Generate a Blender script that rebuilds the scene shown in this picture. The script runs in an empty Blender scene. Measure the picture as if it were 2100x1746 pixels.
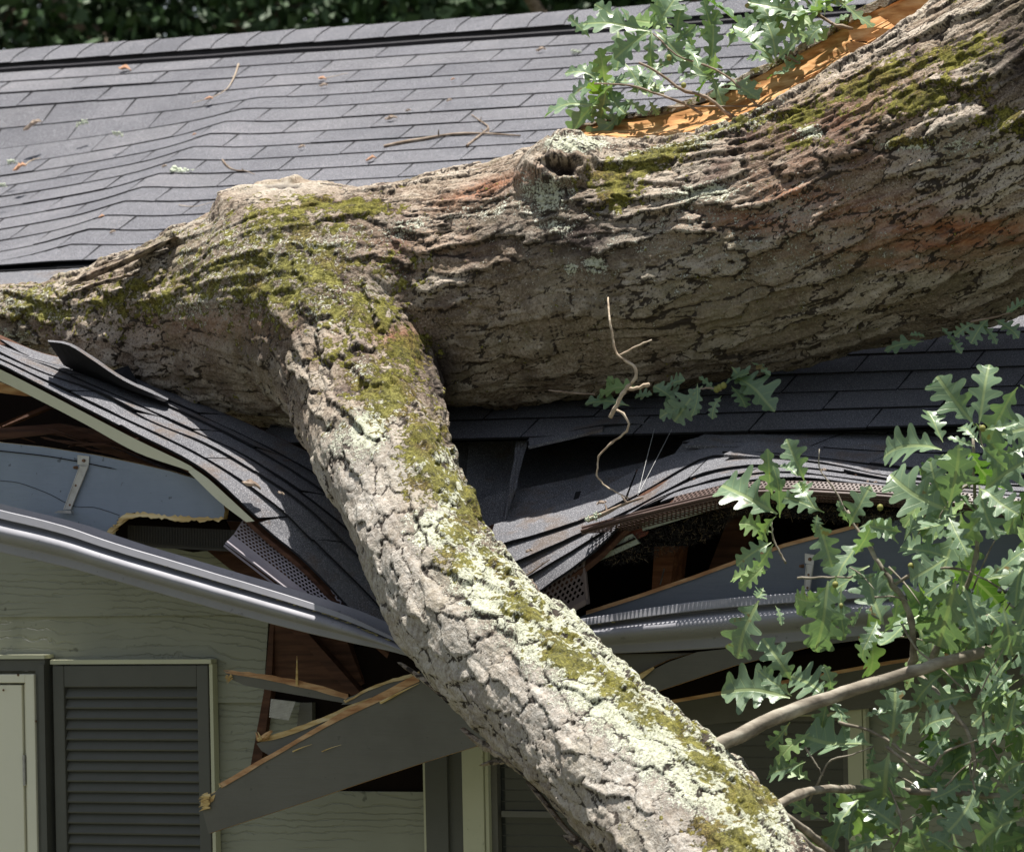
import bpy, bmesh, math, random
import numpy as np
from mathutils import Vector
random.seed(7); np.random.seed(7)
SC = bpy.context.scene
COL = SC.collection
R = math.radians

# ------------------------------------------------------------------ camera, sky, sun, exposure
F = 9500.0                       # focal length in pixels of a 2100 px wide picture
YAW, PIT, ROL = R(25), R(0.85), R(1.2)
CAM = Vector((11.9 * math.sin(YAW), -11.9 * math.cos(YAW), 3.0))
d0 = Vector((-math.sin(YAW), math.cos(YAW), 0)); rr = Vector((math.cos(YAW), math.sin(YAW), 0))
CD = d0 * math.cos(PIT) + Vector((0, 0, 1)) * math.sin(PIT)
uu = rr.cross(CD)
CU = uu * math.cos(ROL) + rr * math.sin(ROL)
CR = rr * math.cos(ROL) - uu * math.sin(ROL)
cam = bpy.data.cameras.new('camera'); camo = bpy.data.objects.new('camera', cam); COL.objects.link(camo)
cam.lens = 36 * F / 2100; cam.sensor_width = 36; cam.clip_start = .1; cam.clip_end = 600
from mathutils import Matrix
M = Matrix((CR, CU, -CD)).transposed().to_4x4(); M.translation = CAM
camo.matrix_world = M
cam.dof.use_dof = True; cam.dof.focus_distance = 11.7; cam.dof.aperture_fstop = 9
SC.camera = camo
SUND = (CR * 0.0 + Vector((0, 0, 1)) * 0.97 + d0 * 0.05).normalized()       # towards the sun
elev = math.asin(SUND.z); az = math.atan2(SUND.x, SUND.y)
w = bpy.data.worlds.new('World'); SC.world = w; w.use_nodes = True
nt = w.node_tree; bgn = nt.nodes['Background']; sky = nt.nodes.new('ShaderNodeTexSky')
sky.sky_type = 'NISHITA'; sky.sun_disc = False; sky.sun_elevation = elev; sky.sun_rotation = az
hs = nt.nodes.new('ShaderNodeHueSaturation'); hs.inputs['Saturation'].default_value = .5
nt.links.new(sky.outputs[0], hs.inputs['Color']); nt.links.new(hs.outputs[0], bgn.inputs[0]); bgn.inputs[1].default_value = 0.064
sl = bpy.data.lights.new('sun', 'SUN'); sl.energy = 5.0; sl.angle = R(0.5); sl.color = (1, .955, .89)
so = bpy.data.objects.new('sun', sl); COL.objects.link(so)
so.rotation_euler = (-SUND).to_track_quat('-Z', 'Y').to_euler(); so.location = (0, 0, 12)
SC.view_settings.view_transform = 'Standard'; SC.view_settings.look = 'None'; SC.view_settings.gamma = 1
SC.view_settings.exposure = 1.0

# ------------------------------------------------------------------ helpers
def ray(u, v): return CD * F + CR * (u - 1050) + CU * (873 - v)
def P(u, v, Y):
    d = ray(u, v); return CAM + d * ((Y - CAM.y) / d.y)
PITCH = R(23.6); TP = math.tan(PITCH); EZ = 3.0
RN = Vector((0, -math.sin(PITCH), math.cos(PITCH)))
def PR(u, v, lift=0.0):                      # a point on the intact roof plane
    d = ray(u, v); p0 = Vector((0, 0, EZ))
    t = (p0 - CAM).dot(RN) / d.dot(RN); return CAM + d * t + RN * lift
def depth(p): return (p - CAM).dot(CD)
def pix(A):                                  # world points (n,3) -> pixels
    q = A - np.array(CAM); z = q @ np.array(CD)
    return 1050 + F * (q @ np.array(CR)) / z, 873 - F * (q @ np.array(CU)) / z

def mesh_obj(name, verts, faces, mats, parent=None, fm=None, smooth=False):
    me = bpy.data.meshes.new(name); me.from_pydata([tuple(v) for v in verts], [], faces)
    for m in (mats if isinstance(mats, (list, tuple)) else [mats]): me.materials.append(m)
    if fm: me.polygons.foreach_set('material_index', fm)
    if smooth: me.polygons.foreach_set('use_smooth', [True] * len(me.polygons))
    me.update()
    o = bpy.data.objects.new(name, me); COL.objects.link(o)
    if parent: setp(o, parent)
    return o
def setp(o, parent):
    o.parent = parent
    loc = parent.location if parent.parent is None else Vector((0, 0, 0))
    o.matrix_parent_inverse = Matrix.Translation(-loc)
def tag(o, label=None, cat=None, group=None, kind=None):
    if label: o['label'] = label
    if cat: o['category'] = cat
    if group: o['group'] = group
    if kind: o['kind'] = kind
    return o
def empty(name, loc, label, cat, group=None):
    o = bpy.data.objects.new(name, None); COL.objects.link(o); o.location = loc
    return tag(o, label, cat, group)

class MB:
    def __init__(s): s.v = []; s.f = []; s.m = []
    def add(s, vs, fs, m=0):
        b = len(s.v); s.v += [Vector(x) for x in vs]; s.f += [tuple(b + i for i in f) for f in fs]
        s.m += [m] * len(fs) if isinstance(m, int) else m
    def box(s, a, b, m=0):
        x0, y0, z0 = a; x1, y1, z1 = b
        vs = [(x0,y0,z0),(x1,y0,z0),(x1,y1,z0),(x0,y1,z0),(x0,y0,z1),(x1,y0,z1),(x1,y1,z1),(x0,y1,z1)]
        s.add(vs, [(0,3,2,1),(4,5,6,7),(0,1,5,4),(1,2,6,5),(2,3,7,6),(3,0,4,7)], m)
    def prism(s, pts, ext, m=0, ms=None):     # polygon pts (3D, seen clockwise or not) extruded by vector ext
        n = len(pts); ms = m if ms is None else ms
        e = [Vector(p) + Vector(ext) for p in pts]
        s.add(list(pts) + e, [tuple(range(n)), tuple(reversed(range(n, 2 * n)))] +
              [(i, i + n, (i + 1) % n + n, (i + 1) % n) for i in range(n)], [m, m] + [ms] * n)
    def tube(s, pts, rad, n=8, m=0, jit=0.0, cap=True):
        pts = [Vector(p) for p in pts]; k = len(pts)
        if not isinstance(rad, (list, tuple)): rad = [rad] * k
        t = (pts[1] - pts[0]).normalized(); a = t.orthogonal().normalized()
        vs = []
        for i in range(k):
            t = (pts[min(i + 1, k - 1)] - pts[max(i - 1, 0)]).normalized()
            a = (a - t * a.dot(t)).normalized(); b = t.cross(a)
            for j in range(n):
                th = 2 * math.pi * j / n; r = rad[i] * (1 + random.uniform(-jit, jit))
                vs.append(pts[i] + (a * math.cos(th) + b * math.sin(th)) * r)
        fs = [(i*n+j, i*n+(j+1)%n, (i+1)*n+(j+1)%n, (i+1)*n+j) for i in range(k-1) for j in range(n)]
        if cap: fs += [tuple(reversed(range(n))), tuple(range((k-1)*n, k*n))]
        s.add(vs, fs, m)
    def build(s, name, mats, parent=None, smooth=False):
        return mesh_obj(name, s.v, s.f, mats, parent, s.m, smooth)

def cr(pts, n):                               # Catmull-Rom resample, arc-length-ish
    A = np.array([tuple(p) for p in pts], float)
    if len(A) == 2: return [Vector(A[0] + (A[1] - A[0]) * t) for t in np.linspace(0, 1, n)]
    E = np.vstack([2 * A[0] - A[1], A, 2 * A[-1] - A[-2]])
    L = np.r_[0, np.cumsum(np.linalg.norm(np.diff(A, axis=0), axis=1))]; out = []
    for s in np.linspace(0, L[-1], n):
        i = min(np.searchsorted(L, s, 'right') - 1, len(A) - 2); t = (s - L[i]) / max(L[i+1] - L[i], 1e-9)
        p0, p1, p2, p3 = E[i:i+4]
        out.append(.5 * ((2*p1) + (-p0+p2)*t + (2*p0-5*p1+4*p2-p3)*t*t + (-p0+3*p1-3*p2+p3)*t**3))
    return [Vector(o) if A.shape[1] <= 3 else o for o in out]
def lin(pts, n):
    A = np.array([tuple(p) for p in pts], float)
    L = np.r_[0, np.cumsum(np.linalg.norm(np.diff(A, axis=0), axis=1))]
    return [Vector([np.interp(s, L, A[:, k]) for k in range(A.shape[1])]) for s in np.linspace(0, L[-1], n)]
def PL(l): return [P(*q) for q in l]          # list of (u,v,Y)

# ------------------------------------------------------------------ numpy noise
def hsh(x, y, z, s):
    h = (x.astype(np.int64) * 374761393 + y.astype(np.int64) * 668265263 + z.astype(np.int64) * 2147483647 + s * 974634777) & 0xFFFFFFFF
    h = ((h ^ (h >> 13)) * 1274126177) & 0xFFFFFFFF
    h = ((h ^ (h >> 16)) * 2246822519) & 0xFFFFFFFF
    return ((h ^ (h >> 15)) & 0xFFFFFF) / float(0x1000000)
def vn(q, s=0):
    i = np.floor(q); f = q - i; f = f * f * (3 - 2 * f); r = 0
    for a in (0, 1):
        for b in (0, 1):
            for c in (0, 1):
                wgt = (f[:, 0] if a else 1 - f[:, 0]) * (f[:, 1] if b else 1 - f[:, 1]) * (f[:, 2] if c else 1 - f[:, 2])
                r = r + wgt * hsh(i[:, 0] + a, i[:, 1] + b, i[:, 2] + c, s)
    return r
def fbm(q, o=4, s=0, g=.5):
    r = 0; a = 1; t = 0
    for k in range(o): r = r + a * vn(q * 2.03 ** k + 17.3 * k, s + k); t += a; a *= g
    return r / t
def voro(q, s=0, jit=.9, flat=True):
    i = np.floor(q); n = len(q); f1 = np.full(n, 9.); f2 = np.full(n, 9.); idv = np.zeros(n); dv = np.zeros((n, 3))
    for a in (-1, 0, 1):
        for b in (-1, 0, 1):
            for c in ((0,) if flat else (-1, 0, 1)):
                x, y, z = i[:, 0] + a, i[:, 1] + b, i[:, 2] + c
                p = np.stack([x + .5 + jit * (hsh(x, y, z, s) - .5), y + .5 + jit * (hsh(x, y, z, s + 1) - .5), q[:, 2] if flat else z + .5 + jit * (hsh(x, y, z, s + 2) - .5)], 1)
                d = q - p; D = np.sqrt((d * d).sum(1)); m = D < f1
                f2 = np.where(m, f1, np.minimum(f2, D)); f1 = np.where(m, D, f1)
                idv = np.where(m, hsh(x, y, z, s + 3), idv); dv[m] = d[m]
    return f1, f2, idv, dv
def sstep(a, b, x): t = np.clip((x - a) / (b - a), 0, 1); return t * t * (3 - 2 * t)

# ------------------------------------------------------------------ materials
class NT:
    def __init__(s, name):
        s.mat = bpy.data.materials.new(name); s.mat.use_nodes = True; s.t = s.mat.node_tree
        s.b = s.t.nodes['Principled BSDF']; s.out = s.t.nodes['Material Output']
    def n(s, typ, props=None, **inp):
        nd = s.t.nodes.new('ShaderNode' + typ)
        for k, v in (props or {}).items(): setattr(nd, k, v)
        for k, v in inp.items():
            key = int(k[1:]) if k[0] == 'i' and k[1:].isdigit() else k.replace('_', ' ')
            s.set(nd.inputs[key], v)
        return nd
    def set(s, sock, v):
        if hasattr(v, 'is_output') or isinstance(v, bpy.types.NodeSocket): s.t.links.new(v, sock)
        else: sock.default_value = v
    def pos(s): return s.n('NewGeometry').outputs['Position']
    def noise(s, vec, scale, detail=4, rough=.55):
        return s.n('TexNoise', Vector=vec, Scale=scale, Detail=detail, Roughness=rough).outputs['Fac']
    def ramp(s, fac, stops):
        r = s.n('ValToRGB', Fac=fac); e = r.color_ramp.elements
        while len(e) > 1: e.remove(e[-1])
        e[0].position = stops[0][0]; e[0].color = (*stops[0][1], 1)
        for p, c in stops[1:]:
            q = e.new(p); q.color = (*c, 1)
        return r.outputs[0]
    def math(s, op, a, b=0.0, c=None, clamp=False):
        m = s.n('Math', {'operation': op, 'use_clamp': clamp}, i0=a, i1=b)
        if c is not None: s.set(m.inputs[2], c)
        return m.outputs[0]
    def step(s, x, a, b, lo=0.0, hi=1.0):
        m = s.n('MapRange', {'interpolation_type': 'SMOOTHSTEP'}, Value=x); m.inputs[1].default_value = a; m.inputs[2].default_value = b
        m.inputs[3].default_value = lo; m.inputs[4].default_value = hi; return m.outputs[0]
    def mix(s, f, a, b, bt='MIX'):
        m = s.n('Mix', {'data_type': 'RGBA', 'blend_type': bt}); s.set(m.inputs[0], f)
        for k, v in ((6, a), (7, b)):
            s.set(m.inputs[k], (*v, 1) if isinstance(v, tuple) and len(v) == 3 else v)
        return m.outputs[2]
    def bump(s, h, dist, strength=1.0, normal=None):
        b = s.n('Bump', Height=h, Distance=dist, Strength=strength)
        if normal is not None: s.set(b.inputs['Normal'], normal)
        return b.outputs[0]
    def fin(s, color=None, rough=None, normal=None, spec=None, metal=None):
        if color is not None: s.set(s.b.inputs['Base Color'], (*color, 1) if isinstance(color, tuple) and len(color) == 3 else color)
        if rough is not None: s.set(s.b.inputs['Roughness'], rough)
        if normal is not None: s.set(s.b.inputs['Normal'], normal)
        if spec is not None: s.b.inputs['Specular IOR Level'].default_value = spec
        if metal is not None: s.b.inputs['Metallic'].default_value = metal
        return s.mat
def scaled(n, vec, sx, sy, sz, rot=(0, 0, 0)):
    m = n.n('Mapping', Vector=vec); m.inputs['Scale'].default_value = (sx, sy, sz); m.inputs['Rotation'].default_value = rot
    return m.outputs[0]

def m_shingle(name='shingle', base=.112, per=True, dirt=0.0):
    n = NT(name); p = n.pos()
    g1 = n.noise(p, 420, 2, .8); g2 = n.noise(p, 3.2, 4, .6); g3 = n.noise(p, 60, 3, .6)
    c = n.ramp(g1, [(.30, (base*.25, base*.25, base*.3)), (.48, (base*.9, base*.92, base*1.02)), (.58, (base*1.2, base*1.2, base*1.3)), (.70, (base*4.6, base*4.6, base*4.8))])
    c = n.mix(.55, c, n.ramp(g2, [(.3, (.62, .62, .64)), (.5, (.9, .9, .9)), (.72, (1.25, 1.22, 1.2))]), 'MULTIPLY')
    c = n.mix(n.step(g3, .6, .75, 0, .25), c, (.19, .16, .14))
    if per:
        a = n.n('Attribute', {'attribute_name': 'tint'}).outputs['Fac']
        c = n.mix(1, c, n.ramp(a, [(0, (.90, .90, .92)), (.5, (.98, .98, 1)), (1, (1.06, 1.05, 1.05))]), 'MULTIPLY')
    if dirt:
        g4 = n.noise(scaled(n, p, 1, 1, 1), 7, 5, .7)
        c = n.mix(n.step(g4, .5, .68, 0, dirt), c, (.13, .085, .05))
    return n.fin(c, .9, n.bump(g1, .0012, .8), .25)
def m_paint(name, col, rough=.5, dirt=.35, grain=0.0, spec=.4, dcol=None, spots=.0):
    n = NT(name); p = n.pos()
    a = n.noise(p, 5, 5, .65); b = n.noise(p, 90, 3, .6)
    dk = dcol or tuple(x * .55 for x in col)
    c = n.mix(n.step(a, .42, .75, 0, dirt), col, dk)
    c = n.mix(n.step(b, .6, .78, 0, dirt * .7), c, dk)
    if spots:
        s_ = n.noise(p, 45, 2, .5); c = n.mix(n.step(s_, .71, .75, 0, spots), c, (.02, .018, .015))
    h = b
    if grain:
        h = n.noise(scaled(n, p, 3, 3, 60), 3, 6, .7)
        c = n.mix(n.step(h, .5, .8, 0, .25), c, dk)
    return n.fin(c, n.step(a, .3, .7, rough * .85, min(1, rough * 1.25)), n.bump(h, .0015 if grain else .0004, .5), spec)
def m_wood(name, c1, c2, c3, sc=1.0, ax='x', rough=.75):
    n = NT(name); p = n.pos()
    sv = {'x': (5, 70, 70), 'z': (70, 70, 5), 'd': (14, 50, 60)}[ax]
    a = n.noise(scaled(n, p, *[q * sc for q in sv]), 1, 5, .6); b = n.noise(p, 9 * sc, 4, .6)
    c = n.ramp(a, [(.3, c1), (.5, c2), (.68, c3)])
    c = n.mix(n.step(b, .5, .75, 0, .45), c, c1)
    return n.fin(c, rough, n.bump(a, .003, .8), .2)
def m_siding():
    n = NT('siding_paint'); p = n.pos()
    d = n.noise(p, 6, 3, .5)
    q = n.n('VectorMath', {'operation': 'ADD'}, i0=p, i1=scaled(n, n.n('TexNoise', Vector=scaled(n, p, 1.1, 1, 4.6), Scale=1, Detail=3).outputs['Color'], .9, .9, .16)).outputs[0]
    wv = n.n('TexWave', {'wave_type': 'BANDS', 'bands_direction': 'Z'}, Vector=q, Scale=14, Distortion=5.5, Detail=3)
    wv.inputs['Detail Scale'].default_value = .9; wv.inputs['Detail Roughness'].default_value = .65
    fine = n.noise(scaled(n, p, 7, 7, 150), 1, 4, .6)
    gate = n.step(n.noise(scaled(n, p, 3, 3, 10), 1, 3, .6), .36, .56)
    g = n.math('MULTIPLY', n.step(wv.outputs['Fac'], .86, .99), gate)
    c = n.mix(n.step(d, .35, .7, 0, .5), (.27, .275, .21), (.225, .23, .175))
    c = n.mix(n.math('MULTIPLY', g, .16), c, (.14, .145, .10))
    sp = n.noise(p, 26, 2, .5); c = n.mix(n.step(sp, .70, .76, 0, .55), c, (.03, .03, .02))
    h = n.math('SUBTRACT', n.math('MULTIPLY', fine, .35), g)
    return n.fin(c, .6, n.bump(h, .003, .8), .35)
def m_bark(name='bark'):
    n = NT(name); p = n.pos()
    A = n.n('Attribute', {'attribute_name': 'bark'}); sp = n.n('SeparateColor', Color=A.outputs['Color'])
    crack, pid, moss = sp.outputs[0], sp.outputs[1], sp.outputs[2]
    lich = A.outputs['Alpha']
    B = n.n('Attribute', {'attribute_name': 'bark2'}); s2 = n.n('SeparateColor', Color=B.outputs['Color'])
    red, dark, pale = s2.outputs[0], s2.outputs[1], s2.outputs[2]; smooth = B.outputs['Alpha']
    g = n.n('Attribute', {'attribute_name': 'grain'}).outputs['Vector']
    st = n.noise(scaled(n, g, 22, 95, 95), 1, 6, .68)            # streaks along the grain
    fl = n.noise(scaled(n, g, 9, 30, 30), 1, 5, .62)
    f1 = n.noise(p, 160, 4, .7); f2 = n.noise(p, 28, 5, .62); f3 = n.noise(p, 70, 4, .65); fh = n.noise(p, 420, 3, .7)
    base = n.ramp(n.math('ADD', n.math('MULTIPLY', pid, .55), n.math('MULTIPLY', fl, .55)),
                  [(.26, (.058, .040, .028)), (.40, (.155, .105, .072)), (.52, (.29, .225, .165)), (.66, (.48, .42, .345))])
    base = n.mix(n.step(st, .38, .66, 0, .6), base, (.31, .25, .185))
    base = n.mix(n.step(f1, .50, .66, 0, .55), base, (.52, .46, .38))
    base = n.mix(n.step(f1, .50, .34, 0, .7), base, (.045, .036, .030))
    mid = n.noise(p, 7, 5, .65); base = n.mix(n.step(mid, .50, .64, 0, .7), base, (.080, .046, .038))
    base = n.mix(n.step(n.noise(p, 5, 4, .6), .5, .7, 0, .5), base, (.17, .15, .085))
    base = n.mix(n.math('MULTIPLY', smooth, n.step(f2, .25, .55, .45, .9)), base, n.ramp(f3, [(.3, (.21, .185, .155)), (.47, (.38, .35, .305)), (.65, (.58, .55, .50))]))
    base = n.mix(n.math('MULTIPLY', pale, .85), base, n.ramp(f3, [(.3, (.30, .26, .20)), (.6, (.50, .46, .39))]))
    alg_shade = n.n('Attribute', {'attribute_name': 'algae_shade'}).outputs['Fac']  # olive tone that also paints shade onto the lower trunk
    base = n.mix(n.math('MULTIPLY', alg_shade, n.step(f2, .3, .6, .25, .75)), base, n.ramp(f3, [(.3, (.085, .072, .040)), (.5, (.175, .15, .09)), (.7, (.28, .245, .16))]))
    rd = n.math('MULTIPLY', red, n.step(n.math('ADD', fl, n.math('MULTIPLY', f3, .3)), .42, .62))
    base = n.mix(rd, base, n.ramp(st, [(.35, (.11, .035, .018)), (.52, (.30, .115, .05)), (.68, (.44, .23, .13))]))
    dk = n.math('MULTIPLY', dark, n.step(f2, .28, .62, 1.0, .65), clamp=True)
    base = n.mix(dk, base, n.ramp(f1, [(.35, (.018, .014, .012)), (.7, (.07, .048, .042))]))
    ck = n.math('MULTIPLY', n.step(n.math('ADD', crack, n.math('MULTIPLY', n.math('SUBTRACT', f3, .5), .8)), .40, .75), .92)
    base = n.mix(ck, base, (.030, .022, .017))
    lm = n.step(n.math('ADD', lich, n.math('ADD', n.math('MULTIPLY', n.math('SUBTRACT', f2, .5), 1.3), n.math('MULTIPLY', n.math('SUBTRACT', f1, .5), 2.0))), .44, .56)
    lm = n.math('MULTIPLY', lm, n.step(crack, .9, .4))
    lc = n.ramp(n.math('ADD', n.math('MULTIPLY', f1, .7), n.math('MULTIPLY', f2, .3)), [(.36, (.26, .27, .16)), (.45, (.58, .60, .43)), (.53, (.78, .80, .63)), (.64, (.90, .90, .78))])
    base = n.mix(n.math('MULTIPLY', lm, .94), base, lc)
    mm = n.step(n.math('ADD', moss, n.math('ADD', n.math('MULTIPLY', n.math('SUBTRACT', f2, .5), 1.9), n.math('MULTIPLY', n.math('SUBTRACT', f3, .5), 2.0))), .44, .56)
    mc = n.ramp(n.math('ADD', n.math('MULTIPLY', f1, .55), n.math('MULTIPLY', f2, .45)), [(.36, (.028, .028, .006)), (.46, (.10, .095, .018)), (.54, (.21, .195, .03)), (.64, (.40, .37, .08))])
    brn = n.noise(p, 9, 5, .65)
    mc = n.mix(n.step(brn, .48, .64, 0, .75), mc, n.ramp(f1, [(.38, (.035, .022, .009)), (.5, (.13, .085, .024)), (.62, (.34, .24, .07))]))
    base = n.mix(n.math('MULTIPLY', mm, .95), base, mc)
    h = n.math('ADD', n.math('MULTIPLY', st, .55), n.math('MULTIPLY', f1, .5))
    h = n.math('ADD', h, n.math('MULTIPLY', n.math('MAXIMUM', lm, mm), n.math('ADD', .25, n.math('MULTIPLY', fh, 1.1))))
    h = n.math('ADD', h, n.math('ADD', n.math('MULTIPLY', fl, .8), n.math('MULTIPLY', f3, .7)))
    return n.fin(base, .86, n.bump(h, .0075, 1.0), .25)
def m_leaf(name, top, top2, under, gl=.38):
    n = NT(name); p = n.pos()
    uv = n.n('UVMap', {'uv_map': 'UVMap'}).outputs[0]; s = n.n('SeparateXYZ', Vector=uv)
    t, wv = s.outputs[0], n.math('ABSOLUTE', s.outputs[1])
    mid = n.step(wv, .012, .03, 1, 0)
    ph = n.math('SUBTRACT', t, n.math('MULTIPLY', wv, .75))
    sv = n.math('ABSOLUTE', n.math('SUBTRACT', n.math('FRACT', n.math('MULTIPLY', ph, 7.0)), .5))
    side = n.math('MULTIPLY', n.step(sv, .02, .07, .55, 0), n.step(wv, .25, .4, 1, .3))
    vein = n.math('MAXIMUM', mid, side)
    a = n.n('Attribute', {'attribute_name': 'tint'}).outputs['Fac']
    nz = n.noise(p, 60, 4, .6); nb = n.noise(p, 23, 3, .6)
    c = n.mix(a, top, top2); c = n.mix(n.step(nz, .4, .7, 0, .3), c, tuple(x * 1.5 for x in top))
    bk = n.n('NewGeometry').outputs['Backfacing']
    c = n.mix(bk, c, under)
    c = n.mix(n.math('MULTIPLY', vein, .7), c, (.34, .42, .18))
    c = n.mix(n.step(n.math('ADD', nb, n.math('MULTIPLY', a, .1)), .72, .78, 0, .8), c, (.20, .11, .03))
    tr = n.n('BsdfTranslucent', Color=n.mix(.5, c, (.22, .42, .03)))
    n.fin(c, n.step(nz, .3, .7, gl, gl + .15), n.bump(n.math('ADD', vein, n.math('MULTIPLY', nz, .5)), .0012, .5), .55)
    mx = n.n('MixShader', i0=.30, i1=n.b.outputs[0], i2=tr.outputs[0]); n.t.links.new(mx.outputs[0], n.out.inputs[0])
    return n.mat
def m_plain(name, col, rough=.6, spec=.3, metal=0.0, var=.3):
    n = NT(name); p = n.pos(); a = n.noise(p, 30, 4, .6)
    return n.fin(n.mix(n.step(a, .35, .7, 0, var), col, tuple(x * .5 for x in col)), rough, n.bump(a, .001, .3), spec, metal)

MT = dict(
    shingle=m_shingle(), shingle2=m_shingle('shingle_old', .125, False, .45), under=m_plain('asphalt_felt', (.018, .018, .02), .9, .1),
    cap=m_shingle('ridge_shingle', .11, True), vent=m_plain('vent_plastic', (.012, .010, .014), .5, .3),
    siding=m_siding(), gutter=m_paint('gutter_enamel', (.27, .27, .295), .55, .3, 0, .35, (.12, .115, .12), .25),
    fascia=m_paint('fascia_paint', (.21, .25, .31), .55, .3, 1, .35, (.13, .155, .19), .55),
    trimg=m_paint('grey_trim_paint', (.125, .120, .10), .5, .3, 1, .35, None, .3),
    shutter=m_paint('shutter_paint', (.092, .092, .078), .5, .3, 0, .35, (.06, .064, .055)),
    cream=m_paint('cream_trim', (.50, .50, .35), .45, .25, 0, .4, (.28, .30, .2), .25),
    white=m_paint('white_enamel', (.70, .68, .54), .4, .15, 0, .4, (.5, .49, .38)),
    drip=m_paint('drip_metal', (.52, .52, .40), .45, .35, 0, .4, (.36, .36, .24)),
    perf=m_paint('vent_metal', (.30, .265, .29), .42, .25, 0, .5, (.2, .17, .18)),
    brown=m_paint('brown_metal', (.085, .052, .042), .45, .3, 0, .5),
    raw=m_wood('raw_wood', (.28, .13, .055), (.46, .26, .12), (.62, .42, .22)),
    rawy=m_wood('fresh_wood', (.36, .22, .08), (.58, .42, .18), (.74, .60, .34)),
    split=m_wood('heart_wood', (.24, .095, .03), (.44, .225, .085), (.60, .38, .19), .8, 'd'),
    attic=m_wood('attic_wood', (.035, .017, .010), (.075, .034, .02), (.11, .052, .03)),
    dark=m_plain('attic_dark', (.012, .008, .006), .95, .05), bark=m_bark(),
    glass=m_plain('window_dark', (.035, .038, .035), .12, .6, 0, .2), metal=m_plain('zinc', (.42, .41, .39), .4, .5, .7, .5),
    twig=m_wood('twig_bark', (.10, .07, .05), (.22, .165, .12), (.36, .30, .24), 1, 'd'),
    palet=m_wood('dry_twig', (.26, .19, .13), (.42, .34, .25), (.55, .47, .37), 1, 'd'),
    lichen=m_plain('lichen', (.55, .60, .47), .9, .1, 0, .6), deadleaf=m_plain('dead_leaf', (.55, .32, .2), .7, .2),
    chip=m_plain('bark_chip', (.45, .36, .29), .85, .1), hair=m_plain('black_fibre', (.03, .026, .022), .7, .3),
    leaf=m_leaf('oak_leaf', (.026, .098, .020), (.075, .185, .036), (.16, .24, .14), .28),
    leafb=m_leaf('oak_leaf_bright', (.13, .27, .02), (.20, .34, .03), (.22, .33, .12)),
    bgleaf=m_plain('far_leaf', (.030, .066, .018), .55, .35, 0, .7), acorn=m_plain('acorn', (.22, .22, .06), .6),
    grass=m_plain('grass', (.085, .085, .05), .9, .1, 0, .6), rust=m_plain('rust', (.18, .10, .06), .6, .4, .5))

# ------------------------------------------------------------------ ground and far trees
g = MB(); g.add([(-150, -150, 0), (150, -150, 0), (150, 150, 0), (-150, 150, 0)], [(0, 1, 2, 3)])
tag(g.build('ground', MT['grass']), kind='structure')

def far_tree(x, y, h, rad, label, seed):
    rs = np.random.RandomState(seed)
    t = empty('tree', (x, y, 0), label, 'tree', 'trees behind the roof ridge')
    m = MB(); m.tube([(x, y, 0), (x + .2, y, h * .4), (x - .1, y + .1, h * .8)], [.3, .22, .08], 10)
    for k in range(6):
        a = k * 1.05 + seed; m.tube([(x, y, h * (.3 + .07 * k)), (x + math.cos(a) * rad * .7, y + math.sin(a) * rad * .7, h * (.45 + .07 * k))], [.1, .03], 6)
    m.build('trunk', MT['twig'], t)
    nc = 420; c = rs.normal(size=(nc, 3)); c /= np.linalg.norm(c, axis=1)[:, None]; c *= (rs.rand(nc, 1) ** .35)
    c = c * np.array([rad, rad, h * .42]) + np.array([x, y, h * .58])
    N = 52; ctr = np.repeat(c, N, 0) + rs.normal(size=(nc * N, 3)) * .26
    a = rs.normal(size=(nc * N, 3)); a /= np.linalg.norm(a, axis=1)[:, None]
    b = np.cross(a, rs.normal(size=(nc * N, 3))); b /= np.linalg.norm(b, axis=1)[:, None]
    s = rs.uniform(.035, .075, (nc * N, 1))
    V = np.stack([ctr - a * s, ctr + b * s * .55, ctr + a * s, ctr - b * s * .55], 1).reshape(-1, 3)
    mesh_obj('crown', V, [(4*i, 4*i+1, 4*i+2, 4*i+3) for i in range(nc * N)], MT['bgleaf'], t)
for i, (u, Y, h, rad, lb) in enumerate([
        (-300, 15, 10, 2.6, 'dark leafy tree behind the roof ridge at the left edge'),
        (120, 16.5, 10.5, 2.8, 'shaded green tree behind the ridge, second from the left'),
        (560, 15.5, 10, 2.7, 'lighter green tree behind the ridge, in the middle of the row'),
        (980, 16.5, 10.5, 2.8, 'green tree behind the ridge, to the right of the light one'),
        (1420, 15.5, 10.2, 2.7, 'tree behind the ridge half hidden by the oak sprays'),
        (1880, 16.5, 10.5, 2.8, 'tree far behind the ridge and the split trunk at right'),
        (250, 22, 14, 3.8, 'tall dark tree in the back row at left'), (900, 22.5, 14, 3.8, 'tall dark tree in the back row behind the ridge middle'),
        (1600, 22, 14, 3.8, 'tall dark tree in the back row at right')]):
    p = P(u, 60, Y); far_tree(p.x, p.y, h, rad, lb, 11 + i)

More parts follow.
